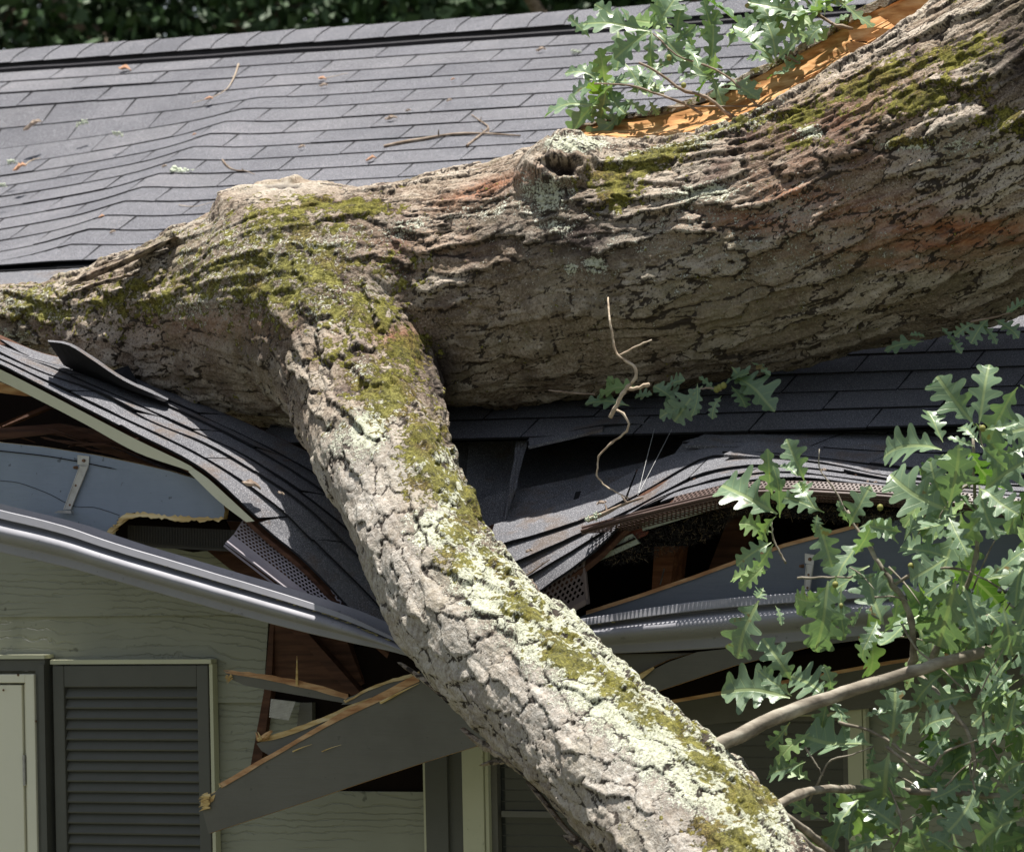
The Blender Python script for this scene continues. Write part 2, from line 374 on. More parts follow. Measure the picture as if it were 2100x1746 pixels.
# ------------------------------------------------------------------ the house
house = empty('house', (0, 2, 0), 'low house with grey shingle roof and olive lap siding crushed by the fallen oak', 'house')
RY = 3.72                                    # ridge Y, refined from the picture
_p = PR(700, 74); RY = _p.y
RIDGE_Z = EZ + RY * TP
SL = RY / math.cos(PITCH)                    # slope length ridge -> eave
XL, XR = -6.0, 5.2
def rpt(x, s, lift=0.0):                     # s = distance down the slope from the ridge
    y = RY - s * math.cos(PITCH); z = RIDGE_Z - s * math.sin(PITCH)
    q = Vector((x, y, z)) + RN * lift
    return q
bend_a = PR(520, 215); bend_b = PR(-20, 640)
S_BRK = SL - PR(60, 541).y / math.cos(PITCH)
def bend(x, s):                              # the sag in the lower left of the roof
    y = RY - s * math.cos(PITCH)
    A = Vector((bend_a.x, bend_a.y)); B = Vector((bend_b.x, bend_b.y)); dd = (B - A).normalized()
    n = Vector((-dd.y, dd.x)); q = Vector((x, y)) - A; d = q.dot(n); al = q.dot(dd)
    if d > 0: pass
    d = -d if n.x > 0 else d                 # positive to the left of the line
    if al < -.25: return 0
    k = min(1, max(0, (al + .25) / .45)); k = k * k * (3 - 2 * k)
    dep = .17 * max(0, d) * 1.0 / (1 + .6 * max(0, d))
    hump = .012 * math.exp(-(d / .12) ** 2)
    return k * (-dep + hump) * min(1, max(0, (S_BRK - s) / .16 + .12))
EXPO = .127
def course_tabs(mb, tints, s0, x0, x1, i, w, lift=.005, expo=EXPO, cutw=.0045, seed=0, wav=.0, over=.03):
    rnd = random.Random(seed * 1000 + i)
    xs = []; x = x0 - (i % 2) * .1625 - rnd.uniform(0, .004)
    while x < x1:
        xs.append(x); x += .325
    up = rnd.uniform(-.004, .004)
    for k, xa in enumerate(xs):
        a, b = max(xa + cutw * .5, x0), min(xa + .325 - cutw * .5, x1)
        if b - a < .03: continue
        n = 7; vs = []; tint = rnd.random(); db = rnd.uniform(-.0025, .0025) + up; lf = lift + max(0, rnd.gauss(0, .0012))
        for j in range(n):
            xx = a + (b - a) * j / (n - 1)
            sb = s0 + expo + db; st = s0 - over
            wv = wav * math.sin(xx * 9 + i)
            bb, bt = bend(xx, sb), bend(xx, st)
            vs += [rpt(xx, st, .0005 + bt), rpt(xx, sb, lf + wv + bb), rpt(xx, sb + .0006, lf - .0052 + bb)]
        fs = []
        for j in range(n - 1):
            o = j * 3; fs += [(o, o + 1, o + 4, o + 3), (o + 1, o + 2, o + 5, o + 4)]
        fs += [(0, 2, 1), ((n-1)*3, (n-1)*3+1, (n-1)*3+2)]
        mb.add(vs, fs, ([0, 1] * (n - 1)) + [1, 1]); tints += [tint] * len(vs)
        if b < x1 - .1:                      # dark strip painted in for the shade inside the slot between tabs
            q = [rpt(xx, s_, l + bend(xx, s_)) for xx, s_, l in ((b - .001, s0 - .002, lf*.6), (b + cutw + .001, s0 - .002, lf*.6), (b + cutw + .001, s0 + expo + db - .001, lf*.75), (b - .001, s0 + expo + db - .001, lf*.75))]
            mb.add(q, [(0, 1, 2, 3)], 1); tints += [0] * 4
def set_tint(o, t):
    at = o.data.attributes.new('tint', 'FLOAT', 'POINT'); at.data.foreach_set('value', np.array(t, dtype=np.float32))

# break line of the upper roof at the left: a raised bottom course near v=540
s_break = SL - PR(60, 541).y / math.cos(PITCH)
NC = int((SL - .05) / EXPO)
mb = MB(); tints = []; s_first = .16
s_right_end = SL - PR(1500, 850).y / math.cos(PITCH)
shift = (s_break - s_first) / EXPO; EX = (s_break - s_first) / round(shift)
i = 0; s = s_first
xm = P(700, 600, .9).x
while s < s_right_end + .001 :
    left_end = s + EX > s_break + .02
    course_tabs(mb, tints, s, XL if not left_end else xm, XR, i, 0, expo=EX, lift=.005, seed=3)
    s += EX; i += 1
S_END = s
ro = mb.build('roof_shingles', [MT['shingle'], MT['under']], house); set_tint(ro, tints)
# felt / deck under the shingles, left broken edge strip below the break
mb = MB()
def deckstrip(x0, x1, s0, s1, n=40, lift=-.012, m=0, fb=True):
    vs = []
    for j in range(n + 1):
        x = x0 + (x1 - x0) * j / n
        for s_ in np.linspace(s0, s1, 9):
            vs.append(rpt(x, s_, lift + (bend(x, s_) if fb else 0)))
    fs = [(j*9+k, j*9+k+1, (j+1)*9+k+1, (j+1)*9+k) for j in range(n) for k in range(8)]
    mb.add(vs, fs, m)
deckstrip(XL, XR, 0, s_break + .015)
deckstrip(xm, XR, s_break + .02, S_END - .01, 20)
mb.build('roof_deck', MT['under'], house)
mb = MB(); deckstrip(XL, xm + .5, s_break - .05, s_break + .55, 30, -.016); mb.build('torn_roof_course', MT['shingle2'], house)
# back slope
mb = MB(); mb.add([(XL, RY, RIDGE_Z-.01), (XR, RY, RIDGE_Z-.01), (XR, RY * 2 + .3, EZ - .1), (XL, RY * 2 + .3, EZ - .1)], [(0, 1, 2, 3)])
mb.build('back_roof', MT['shingle2'], house)
# ridge vent and caps
mb = MB()
prof = [(0, .022), (.125, .022), (.132, .006), (.148, .010), (.158, .016), (.166, .014), (.170, .002)]
n = 60; vs = []
for j in range(n + 1):
    x = XL + (XR - XL) * j / n
    for (s_, l) in prof: vs.append(rpt(x, s_ + .002 * math.sin(j * 1.3), l + .0015 * math.sin(j * 2.1)))
k = len(prof); mb.add(vs, [(j*k+q, j*k+q+1, (j+1)*k+q+1, (j+1)*k+q) for j in range(n) for q in range(k-1)])
mb.build('ridge_vent', MT['vent'], house)
mb = MB(); tints = []; x = XL; q = 0
while x < XR:
    tt = random.random(); vs = []; N = 7
    w1 = .142 + random.uniform(-.003, .003)
    for side in (0, 1):
        xx = x + side * .172
        for a in range(N):
            t = a / (N - 1); s_ = -.01 + t * (w1 + .006 * side); ly = .030 + .0045 * side - .004 * t - .010 * max(0, .25 - t) * 4 * 0
            curve = .012 * math.sin(t * math.pi) * (1 if side == 0 else 1)
            p = rpt(xx - curve, s_, ly); vs.append(p)
    base = len(vs)
    vs += [v - RN * .006 for v in vs]
    fs = [(a, a + 1, N + a + 1, N + a) for a in range(N - 1)] + [(a, base + a, base + a + 1, a + 1) for a in range(N - 1)]
    fs += [(N - 1, base + N - 1, base + 2 * N - 1, 2 * N - 1)]
    ms_ = [0] * (N - 1) + [0] * (N - 1) + [1]
    fs += [(N + a, N + a + 1, base + N + a + 1, base + N + a) for a in range(N - 1)]; ms_ += [1] * (N - 1)
    # back half of the cap over the ridge
    b0 = len(vs); vs += [Vector((vs[0].x, RY + .14, RIDGE_Z - .035)), Vector((vs[N].x, RY + .14, RIDGE_Z - .035))]; fs.append((0, N, b0 + 1, b0))
    mb.add(vs, fs, ms_ + [0]); tints += [tt] * len(vs); x += .137; q += 1
o = mb.build('ridge_cap', [MT['cap'], MT['under']], house); set_tint(o, tints)

# ---- generic torn shingle courses between hand-laid lines
def slab(mb, up, lo, n=26, lift=.004, th=.0045, m=0, cuts=(), jag=.0, seed=0, back=True, slant=0.0):
    rnd = random.Random(seed); up = cr(up, n) if not hasattr(up, 'done') else up; lo = cr(lo, n)
    cl = (up[n//2] - lo[n//2]); al = (lo[-1] - lo[0]); nr = al.cross(cl).normalized()
    if nr.dot(CAM - lo[0]) < 0: nr = -nr
    rng = [0] + sorted(cuts) + [1]
    for a, b in zip(rng[:-1], rng[1:]):
        ia, ib = a * (n - 1) + (.07 if a > 0 else 0), b * (n - 1) - (.07 if b < 1 else 0); l0, l1 = [max(0, rnd.uniform(-.012, .008)) for _ in (0, 1)]
        ts = np.linspace(ia, ib, max(3, int((ib - ia)) + 1)); vs = []; K = 5; off = rnd.uniform(0, .0015)
        for t in ts:
            i0 = min(int(t), n - 2); f = t - i0
            tu = min(max(t + slant, 0), n - 1.001); iu = min(int(tu), n - 2); U = up[iu].lerp(up[iu+1], tu - iu); L = lo[i0].lerp(lo[i0+1], f) + Vector((0, 0, rnd.uniform(-jag, jag)))
            w_ = (t - ia) / max(ib - ia, 1e-6); lf_ = lift + off + (l0 * (1 - w_) ** 3 + l1 * w_ ** 3) * (1 if jag > 0 else 0)
            for kk in range(K): q = kk / (K - 1); vs.append(U.lerp(L, q) + nr * (lf_ * q * q + .003 * math.sin(q * math.pi)))
            vs.append(L + nr * (lf_ - th) + (L - U).normalized() * .001)
        W = K + 1; c = len(ts)
        fs = [(i*W+k, i*W+k+1, (i+1)*W+k+1, (i+1)*W+k) for i in range(c-1) for k in range(W-1)]
        ms_ = [m if k < W - 2 or jag == 0 else 1 for i in range(c-1) for k in range(W-1)]
        if back:
            nb = len(vs); vs += [vs[i * W] - nr * .004 for i in range(c)]
            fs += [(i*W+W-1, nb+i, nb+i+1, (i+1)*W+W-1) for i in range(c-1)]; ms_ += [m if jag == 0 else 1] * (c - 1)
        mb.add(vs, fs, ms_)

# ---- left flap: deck sheet pried up on the left
E = [  # course lines, (u, v, Y), eave first
 [(-60,727,.0),(0,751,0),(80,791,0),(176,841,0),(280,895,-.01),(380,943,-.02),(440,985,-.03),(520,1063,-.04),(560,1099,-.04),(632,1159,-.05),(740,1275,-.06),(800,1330,-.07)],
 [(-60,712,.03),(0,738,.03),(90,781,.03),(190,829,.03),(290,876,.03),(400,929,.02),(496,987,.01),(580,1050,.0),(640,1110,0),(740,1205,0),(820,1290,0)],
 [(-60,700,.07),(0,728,.07),(90,768,.07),(200,806,.07),(310,866,.07),(430,915,.06),(540,980,.06),(620,1035,.05),(690,1100,.05),(760,1170,.05),(830,1250,.04)],
 [(-40,700,.12),(20,730,.12),(100,752,.12),(190,792,.12),(290,836,.12),(400,888,.12),(500,935,.11),(600,1000,.1),(680,1060,.1),(760,1130,.1),(840,1220,.09)],
 [(-30,700,.18),(30,728,.18),(120,754,.18),(210,782,.18),(300,818,.18),(400,860,.18),(500,910,.17),(600,968,.16),(690,1030,.15),(770,1100,.15),(850,1190,.15)],
 [(0,700,.25),(60,735,.25),(170,765,.25),(250,790,.24),(340,822,.24),(450,872,.24),(540,915,.23),(640,970,.22),(710,1015,.2),(790,1080,.2),(860,1170,.2)],
 [(0,690,.34),(80,725,.33),(180,748,.33),(270,775,.33),(360,810,.33),(460,850,.32),(560,895,.3),(660,945,.28),(740,1000,.26),(810,1060,.25),(870,1150,.25)]]
mb = MB()
cutsets = [(.33,.66), (.22,.52,.78), (.36,.62), (.20,.47,.72), (.30,.60), (.45,.8)]
for i in range(6):
    lowpts = E[i]; uppts = E[i + 1]
    slab(mb, PL([(a, b - 3, c + .012) for a, b, c in uppts]), PL(lowpts), 40, .005, .006, 0, cutsets[i], .0007, i, slant=2.2)
o = mb.build('lifted_shingles', [MT['shingle2'], MT['under']], house); tag(o, 'speckled grey shingle courses pried up and twisted beside the limb')
mb = MB()                                    # deck board below it
slab(mb, PL([(a, b - 4, c + .02) for a, b, c in E[6]]), PL([(a, b + 3, c + .012) for a, b, c in E[0]]), 40, -.012, .012)
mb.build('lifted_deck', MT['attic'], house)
mb = MB()                                    # pale drip edge under the eave of the flap
top = PL([(-60,733,-.012),(0,757,-.012),(80,797,-.012),(176,847,-.012),(280,901,-.022),(380,949,-.03),(405,966,-.034)])
bot = PL([(-60,758,-.006),(0,781,-.006),(80,820,-.006),(176,870,-.006),(280,927,-.015),(380,962,-.026),(402,973,-.03)])
n = 24; T, B = cr(top, n), cr(bot, n)
mb.add(T + B + [b + Vector((0, .012, -.002)) for b in B], [(i, i+1, n+i+1, n+i) for i in range(n-1)] + [(n+i, n+i+1, 2*n+i+1, 2*n+i) for i in range(n-1)])
T, B = cr(PL([(400,962,-.036),(428,982,-.045),(470,1020,-.05),(522,1068,-.055)]), 10), cr(PL([(386,966,-.03),(410,990,-.04),(452,1030,-.045),(505,1070,-.05)]), 10)
mb.add(T + B, [(i, i+1, 11+i, 10+i) for i in range(9)])
mb.build('drip_edge', MT['drip'], house)
# curled shingle
mb = MB(); n = 18
top = cr(PL([(98,700,.02),(140,707,.02),(190,738,.05),(256,781,.09),(344,820,.16)]), n)
bot = cr(PL([(130,748,.17),(172,770,.19),(217,786,.19),(280,808,.18),(350,827,.19)]), n)
mid = [a.lerp(b, .5) + Vector((0, -.03, .0)) * math.sin(i / n * 2) for i, (a, b) in enumerate(zip(top, bot))]
edge = [a + Vector((0, -.004, -.005)) for a in top]
mb.add(top + mid + bot, [(i, i+1, n+i+1, n+i) for i in range(n-1)] + [(n+i, n+i+1, 2*n+i+1, 2*n+i) for i in range(n-1)], 1)
T2 = cr(PL([(99,697,.06),(143,703,.08),(194,733,.12),(259,776,.17),(347,813,.25)]), n)
mb.add(T2 + [t + Vector((0,0,.0)) for t in top], [(i, i+1, n+i+1, n+i) for i in range(n-1)], 0)
o = mb.build('curled_shingle', [MT['shingle2'], MT['under']], house); tag(o, 'single shingle curled up with its black underside showing')
mb = MB(); mb.prism(PL([(222,764,.28),(262,752,.30),(280,785,.27),(240,778,.25)]), (0,.004,.004), 0); mb.build('torn_felt', MT['under'], house)

# ---- right lower roof, flaps and crushed valley
def Yr(v, u=1500): return PR(u, v).y
mb = MB()
C1 = [(1040,838,.62),(1090,829,.60),(1150,834,.55),(1230,842,.50),(1350,843,.5),(1508,850,.5),(1660,853,.5),(1760,855,.5),(1940,859,.5),(2100,863,.5),(2300,868,.5)]
C2 = [(1082,913,.33),(1150,896,.36),(1230,877,.38),(1310,874,.40),(1390,879,.40),(1448,881,.4),(1580,882,.4),(1720,889,.4),(1876,895,.4),(2100,899,.4),(2300,903,.4)]
C3 = [(1400,910,.28),(1516,911,.29),(1664,919,.29),(1792,927,.29),(2060,935,.29),(2300,940,.29)]
C4 = [(1482,929,.19),(1600,934,.19),(1752,950,.18),(1880,963,.18),(2020,975,.18),(2300,985,.18)]
C0 = [(1040,815,.78),(1200,812,.75),(1400,815,.72),(1600,818,.72),(1900,822,.72),(2300,828,.72)]
tri = lambda L, dv, dY: [(a, b + dv, c + dY) for a, b, c in L]
slab(mb, PL(C0), PL(C1), 44, .006, .0065, 0, (.36,.55,.74), .001, 1, slant=1.4)
slab(mb, PL([(1078,868,.46),(1150,858,.47),(1230,850,.48)] + [(a, b - 5, c + .01) for a, b, c in C1[4:]]), PL(C2), 44, .006, .0065, 0, (.42,.62,.85), .001, 2, slant=1.4)
slab(mb, PL([(1452,884,.40)] + tri(C2[6:], -4, .01)), PL(C3), 34, .006, .0065, 0, (.3,.62), .001, 3, slant=1.4)
slab(mb, PL([(1520,914,.29)] + tri(C3[2:], -4, .01)), PL(C4), 30, .006, .0065, 0, (.38,.7), .001, 4, slant=1.4)
V5 = [(1000,1135,.03),(1022,1122,.04),(1190,1072,.08),(1310,1016,.12),(1400,965,.16),(1450,940,.18),(1540,938,.17),(1700,955,.14),(1860,985,.12),(2100,1000,.12),(2300,1010,.12)]
V6 = [(1010,1180,.0),(1038,1166,.0),(1190,1098,.04),(1310,1041,.07),(1420,985,.09),(1500,962,.09),(1600,958,.09),(1720,970,.08),(1860,992,.07),(2100,1012,.07),(2300,1020,.07)]
V7 = [(1060,1245,-.03),(1111,1211,-.02),(1222,1131,-.02),(1290,1066,0),(1360,1030,0),(1484,997,0),(1580,982,0),(1680,985,0),(1820,1001,0),(1940,1013,0),(2100,1029,0),(2300,1045,0)]
V65 = [(1030,1215,-.015),(1075,1190,-.01),(1200,1116,.01),(1300,1052,.03),(1380,1012,.04),(1490,982,.04),(1600,970,.04),(1700,978,.04),(1840,997,.03),(2100,1020,.03),(2300,1032,.03)]
V4 = [(980,1090,.10),(1010,1075,.13),(1190,1020,.2),(1310,960,.24),(1400,925,.26),(1480,915,.26),(1700,935,.24),(1900,962,.2),(2100,978,.2),(2300,985,.2)]
slab(mb, PL(V4), PL(V5), 44, .006, .0065, 0, (.22,.47,.68), .001, 5, slant=1.4)
slab(mb, PL(tri(V5, -3, .01)), PL(V6), 44, .006, .0065, 0, (.33,.58,.8), .001, 6, slant=1.4)
slab(mb, PL(tri(V6, -2, .01)), PL(V65), 44, .005, .005, 0, (.2,.42,.66), .001, 7, slant=1.4)
slab(mb, PL(tri(V65, -2, .01)), PL(V7), 44, .005, .006, 0, (.28,.5,.75), .001, 8, slant=1.4)
o = mb.build('torn_shingles', [MT['shingle2'], MT['under']], house); tag(o, 'torn speckled shingle courses lapping over the crushed eave')
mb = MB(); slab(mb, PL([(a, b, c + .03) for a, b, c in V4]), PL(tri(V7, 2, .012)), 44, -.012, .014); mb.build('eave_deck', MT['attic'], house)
mb = MB()                                    # crushed valley panels
def quadpatch(mb, A, B, C, D, n=10, m=0, sag=0.0, th=.005, j=.002):
    vs = []
    for i in range(n + 1):
        for k in range(n + 1):
            a, b = i / n, k / n
            p = A.lerp(B, b).lerp(D.lerp(C, b), a) + Vector((0, 1, 0)) * sag * math.sin(a * math.pi) * math.sin(b * math.pi) + Vector((0, random.uniform(-j, j), 0))
            vs.append(p)
    W = n + 1; fs = [(i*W+k, (i+1)*W+k, (i+1)*W+k+1, i*W+k+1) for i in range(n) for k in range(n)]
    mb.add(vs, fs, m)
    ed = [vs[n*W+k] for k in range(W)]; mb.add(ed + [e + Vector((0, .003, -th)) for e in ed], [(k, k+1, W+k+1, W+k) for k in range(n)], m)
Q = quadpatch
Q(mb, P(870,828,.66), P(962,840,.66), P(950,930,.50), P(870,960,.42), m=0, sag=.02)
Q(mb, P(870,930,.50), P(962,905,.54), P(950,1045,.26), P(880,1060,.20), m=0, sag=.01)
Q(mb, P(966,838,.60), P(1066,862,.62), P(1050,1000,.40), P(952,1042,.28), m=0, sag=.04)
Q(mb, P(954,1034,.25), P(1046,1002,.31), P(1014,1122,.13), P(956,1120,.08), m=0, sag=.01)
Q(mb, P(1070,862,.92), P(1450,872,.95), P(1425,925,.62), P(1054,1010,.42), 14, m=0, sag=.05)
Q(mb, P(1060,1004,.35), P(1200,975,.40), P(1168,1075,.15), P(1018,1118,.11), 10, m=0, sag=.01)
Q(mb, P(1196,975,.395), P(1430,922,.47), P(1330,1012,.22), P(1176,1066,.155), 12, m=0, sag=.01)
Q(mb, P(1010,1060,.235), P(1054,1006,.30), P(1030,1190,.05), P(985,1190,.02), m=0)
Q(mb, P(1064,870,.42), P(1088,880,.40), P(1062,985,.28), P(1034,1070,.20), 8, m=0, j=.003)
Q(mb, P(1400,908,.33), P(1520,890,.34), P(1470,935,.24), P(1330,1000,.20), 10, m=0)
Q(mb, P(1462,880,.39), P(1620,884,.40), P(1580,917,.26), P(1402,912,.24), 8, m=0, j=.003, th=.007)
Q(mb, P(1540,904,.26), P(1690,916,.28), P(1650,942,.165), P(1484,931,.15), 8, m=0, j=.003, th=.007)
Q(mb, P(1092,868,.45), P(1240,850,.47), P(1236,880,.35), P(1083,915,.27), 8, m=0, j=.003, th=.007)
Q(mb, P(1330,962,.235), P(1420,925,.27), P(1452,934,.22), P(1348,984,.17), 6, m=0, j=.003, th=.007)
Q(mb, P(1150,1052,.14), P(1290,1000,.19), P(1310,1016,.14), P(1160,1078,.09), 6, m=0, j=.003, th=.007)
Q(mb, P(1032,1112,.10), P(1110,1082,.12), P(1118,1098,.075), P(1024,1124,.06), 6, m=0, j=.003, th=.007)
Q(mb, P(1180,1008,.235), P(1192,1006,.235), P(1172,1070,.12), P(1164,1076,.12), 5, m=1)
o = mb.build('crushed_roof_panels', [MT['shingle2'], MT['under']], house); tag(o, 'stained shingle panels folded down into the crushed valley')
mb = MB()                                    # closing surfaces behind everything
mb.add(PL([(820,800,1.0),(1500,815,1.1),(1480,930,.9),(1200,1010,.62),(960,1130,.45),(820,1130,.42)]), [(0,1,2,3,4,5)])
mb.build('valley_felt', MT['under'], house)

# ---- attic behind
mb = MB()
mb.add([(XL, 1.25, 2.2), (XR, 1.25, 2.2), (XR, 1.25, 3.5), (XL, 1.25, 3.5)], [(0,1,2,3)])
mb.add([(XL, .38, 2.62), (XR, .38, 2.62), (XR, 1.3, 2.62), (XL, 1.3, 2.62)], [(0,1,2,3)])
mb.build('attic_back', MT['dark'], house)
mb = MB()
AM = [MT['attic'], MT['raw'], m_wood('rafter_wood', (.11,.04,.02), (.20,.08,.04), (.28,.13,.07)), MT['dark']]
def Wd(pts, ext=(0,.035,0), m=0):
    q = MB(); q.prism(PL(pts), ext, 0); q.build('rafter_or_shade_fill', AM[m], house)
Wd([(-40,905,.20),(-40,880,.20),(120,868,.22),(300,900,.2),(440,960,.18),(430,975,.18),(280,925,.2),(110,888,.2)])
Wd([(-40,893,.30),(-40,885,.30),(95,830,.45),(100,836,.45)])
Wd([(-40,785,.25),(0,783,.25),(62,808,.27),(54,812,.27),(-40,800,.25)], m=1)
Wd([(200,905,.35),(430,1000,.3),(420,1012,.3),(190,915,.35)])
Wd([(560,1270,.34),(700,1285,.34),(745,1400,.36),(700,1430,.36),(560,1400,.36)])
Wd([(590,1285,.30),(620,1285,.30),(740,1420,.30),(720,1425,.30)])
Wd([(340,1060,.25),(500,1070,.25),(640,1240,.2),(600,1240,.2),(470,1165,.22)])
Wd([(1342,1120,.30),(1384,1120,.30),(1373,1215,.30),(1336,1217,.30)], (0,.09,0), 2)
Wd([(1500,1045,.35),(1560,1045,.35),(1500,1200,.35),(1440,1200,.35)])
Wd([(238,1082),(262,1062),(300,1056),(460,1066),(486,1120),(395,1132),(300,1112),(236,1100)] and [(u,v,.12) for u,v in [(238,1082),(262,1062),(300,1056),(460,1066),(486,1120),(395,1132),(300,1112),(236,1100)]], (0,.01,0), 3)  # dark sheet standing in for the unlit interior below the fascia
_m = MB()
for k in range(70):
    u = 262 + k * 3.2; _m.prism([P(u, 1076 + k*.15, .09), P(u + 1.6, 1076 + k*.15, .09), P(u + 1.6, 1112 + k*.2, .09), P(u, 1112 + k*.2, .09)], (0, .003, 0))
_m.prism([P(258, 1110, .095), P(490, 1124, .095), P(488, 1131, .095), P(300, 1121, .095)], (0, .01, 0))
_m.build('ribbed_vent', m_plain('rib_plastic', (.05, .045, .035), .5), house)
# splinters hanging in the left opening
mb = MB()
for k in range(26):
    u = random.uniform(0, 470); v = 880 + u * .17 + random.uniform(-22, 12); L = random.uniform(30, 150); a = random.uniform(.0, .35)
    p0 = P(u, v, .17 + random.random() * .1); p1 = P(u + L, v + L * a, .17 + random.random() * .1)
    mb.tube(cr([p0, p0.lerp(p1, .5) + Vector((0, 0, random.uniform(-.01, .02))), p1], 6), [.002, .004, .004, .003, .002, .0007], 4)
mb.build('splinters', MT['attic'], house)

# ---- siding
mb = MB()
WY = .36
def board(pts, m=0):                         # (u,v) outline on the wall, leaning out at its foot
    n = len(pts); q = [P(u, v, WY) for u, v in pts]; zs = [p.z for p in q]; z0, z1 = min(zs), max(zs)
    q = [p + Vector((0, -.012 * (z1 - p.z) / (z1 - z0), 0)) for p in q]
    mb.prism(q, (0, .010, 0), m)
def wl(u, v0):  return v0 - .012 * (u - 250)   # lap line slope in the picture, checked by eye
wx = lambda u: P(u, 1400, WY).x
def wboard(xa, xb, z0, z1):
    mb.prism([Vector((xa, WY - .012, z0)), Vector((xb, WY - .012, z0)), Vector((xb, WY, z1)), Vector((xa, WY, z1))], (0, .010, 0))
zl = [P(250, 1262, WY).z, P(500, 1440, WY).z, P(770, 1622, WY).z]
H = (zl[0] - zl[2]) / 2
xh1 = wx(556)
wboard(XL, xh1, zl[0], zl[0] + H * 1.0)
wboard(XL, wx(440), zl[0] + H, zl[0] + H * 1.6)
mb.prism([Vector((XL, WY-.012, zl[0]-H)), Vector((wx(543), WY-.012, zl[0]-H)), Vector((wx(554), WY, zl[0])), Vector((XL, WY, zl[0]))], (0,.010,0))
mb.prism([Vector((XL, WY-.012, zl[0]-2*H)), Vector((wx(508), WY-.012, zl[0]-2*H)), Vector((wx(543), WY, zl[0]-H)), Vector((XL, WY, zl[0]-H))], (0,.010,0))
for k in range(2, 12): wboard(XL, wx(880), zl[0] - (k+1)*H, zl[0] - k*H)
for k in range(-1, 12): wboard(wx(1775), XR, zl[0] - (k+1)*H, zl[0] - k*H)
for k in range(6, 12): wboard(wx(880), wx(1775), zl[0] - (k+1)*H, zl[0] - k*H)
mb.build('siding', MT['siding'], house)
mb = MB(); mb.box((XL, WY + .012, 0), (XR, WY + .03, 2.60)); mb.build('wall_sheathing', MT['dark'], house)
mb = MB(); mb.box((XL, WY, 0), (XL + .1, RY * 2, 3.2)); mb.box((XR - .1, WY, 0), (XR, RY * 2, 3.2)); mb.box((XL, RY * 2 - .1, 0), (XR, RY * 2, 3.0))
for xx in (XL, XR - .1): mb.prism([Vector((xx, WY, 3.0)), Vector((xx, RY * 2, 3.0)), Vector((xx, RY, RIDGE_Z - .1))], (.1, 0, 0))
mb.build('outer_walls', MT['siding'], house)
# exposed edge of the hole in the siding and what is inside it
mb = MB(); b = lambda pts, ext=(0,.03,0), m=0: mb.prism(PL(pts), ext, m)
b([(554,1275,WY-.02),(562,1275,WY-.02),(556,1416,WY-.02),(535,1568,WY-.02),(514,1568,WY-.02),(541,1418,WY-.02)], (0,.03,0), 0)
b([(546,1432,WY+.0),(620,1440,WY+.0),(610,1500,WY+.0),(550,1520,WY+.0),(530,1560,WY+.0)], (0,.005,0), 1)
b([(615,1440,WY-.01),(640,1440,WY-.01),(640,1500,WY-.01),(606,1510,WY-.01)], (0,.02,0), 2)
mb.build('broken_siding_edge', [MT['attic'], MT['siding'], MT['trimg']], house)

# ---- painted fascia boards, gutters, brackets
def fascia_left():
    mb = MB()
    t = [(-60,895),(0,907),(80,915),(192,932),(280,950),(350,966),(410,984),(452,1018)]
    r = [(457,1027),(461,1046),(458,1064)]
    bt = [(430,1062),(380,1063),(336,1060),(300,1052),(272,1054),(250,1062),(240,1068),(236,1078),(228,1080),(226,1090),(218,1096),(140,1076),(0,1045),(-60,1030)]
    jg = []
    for (u0, v0), (u1, v1) in zip(bt[3:10], bt[4:11]):
        k_ = max(2, int(math.hypot(u1-u0, v1-v0) / 5)); jg += [(u0 + (u1-u0)*a/k_ + random.uniform(-2, 2), v0 + (v1-v0)*a/k_ + random.choice((-1, 1)) * random.uniform(.5, 3.2)) for a in range(k_)]
    mb.prism([P(u, v, .03) for u, v in t + r + bt[:3] + jg + bt[10:]], (0, .022, 0), 0, 1)
    # raw split face under the broken tongue
    us = list(np.linspace(243, 459, 40))
    ub = [np.interp(u, [243,262,290,340,400,459], [1064,1052,1050,1056,1060,1059]) + random.uniform(-3, 3) for u in us]
    lb = [np.interp(u, [243,262,290,340,400,459], [1074,1062,1060,1064,1069,1066]) + random.uniform(-3, 3.5) for u in us]
    A = [P(u, v, .028) for u, v in zip(us, ub)]; B = [P(u, v, .0255) for u, v in zip(us, lb)]
    mb.add(A + B, [(i, i+1, len(A)+i+1, len(A)+i) for i in range(len(A)-1)], 1)
    for k in range(34):
        u = random.uniform(218, 250); v = 1102 - (u - 218) * 1.1 + random.uniform(-10, 4); L = random.uniform(8, 26)
        mb.tube([P(u, v, .03), P(u + L, v - L * .7, .035)], [.0035, .0008], 4, 1)
    o = mb.build('fascia_board', [MT['fascia'], MT['rawy']], house); tag(o, 'blue-grey painted fascia board snapped off short at its right end')
    m2 = MB(); m2.tube(cr(PL([(-60,918,.0285),(0,924,.0285),(90,934,.0285),(150,944,.0285),(240,962,.0285)]), 20), [.0018]*19+[.0002], 4)
    m2.tube(cr(PL([(0,985,.0292),(40,990,.0292),(100,1012,.0292),(150,1037,.0292),(195,1040,.0292),(245,1056,.0292)]), 20), .0008, 4)
    m2.build('crack', MT['dark'], o)
    return o
fb = fascia_left()
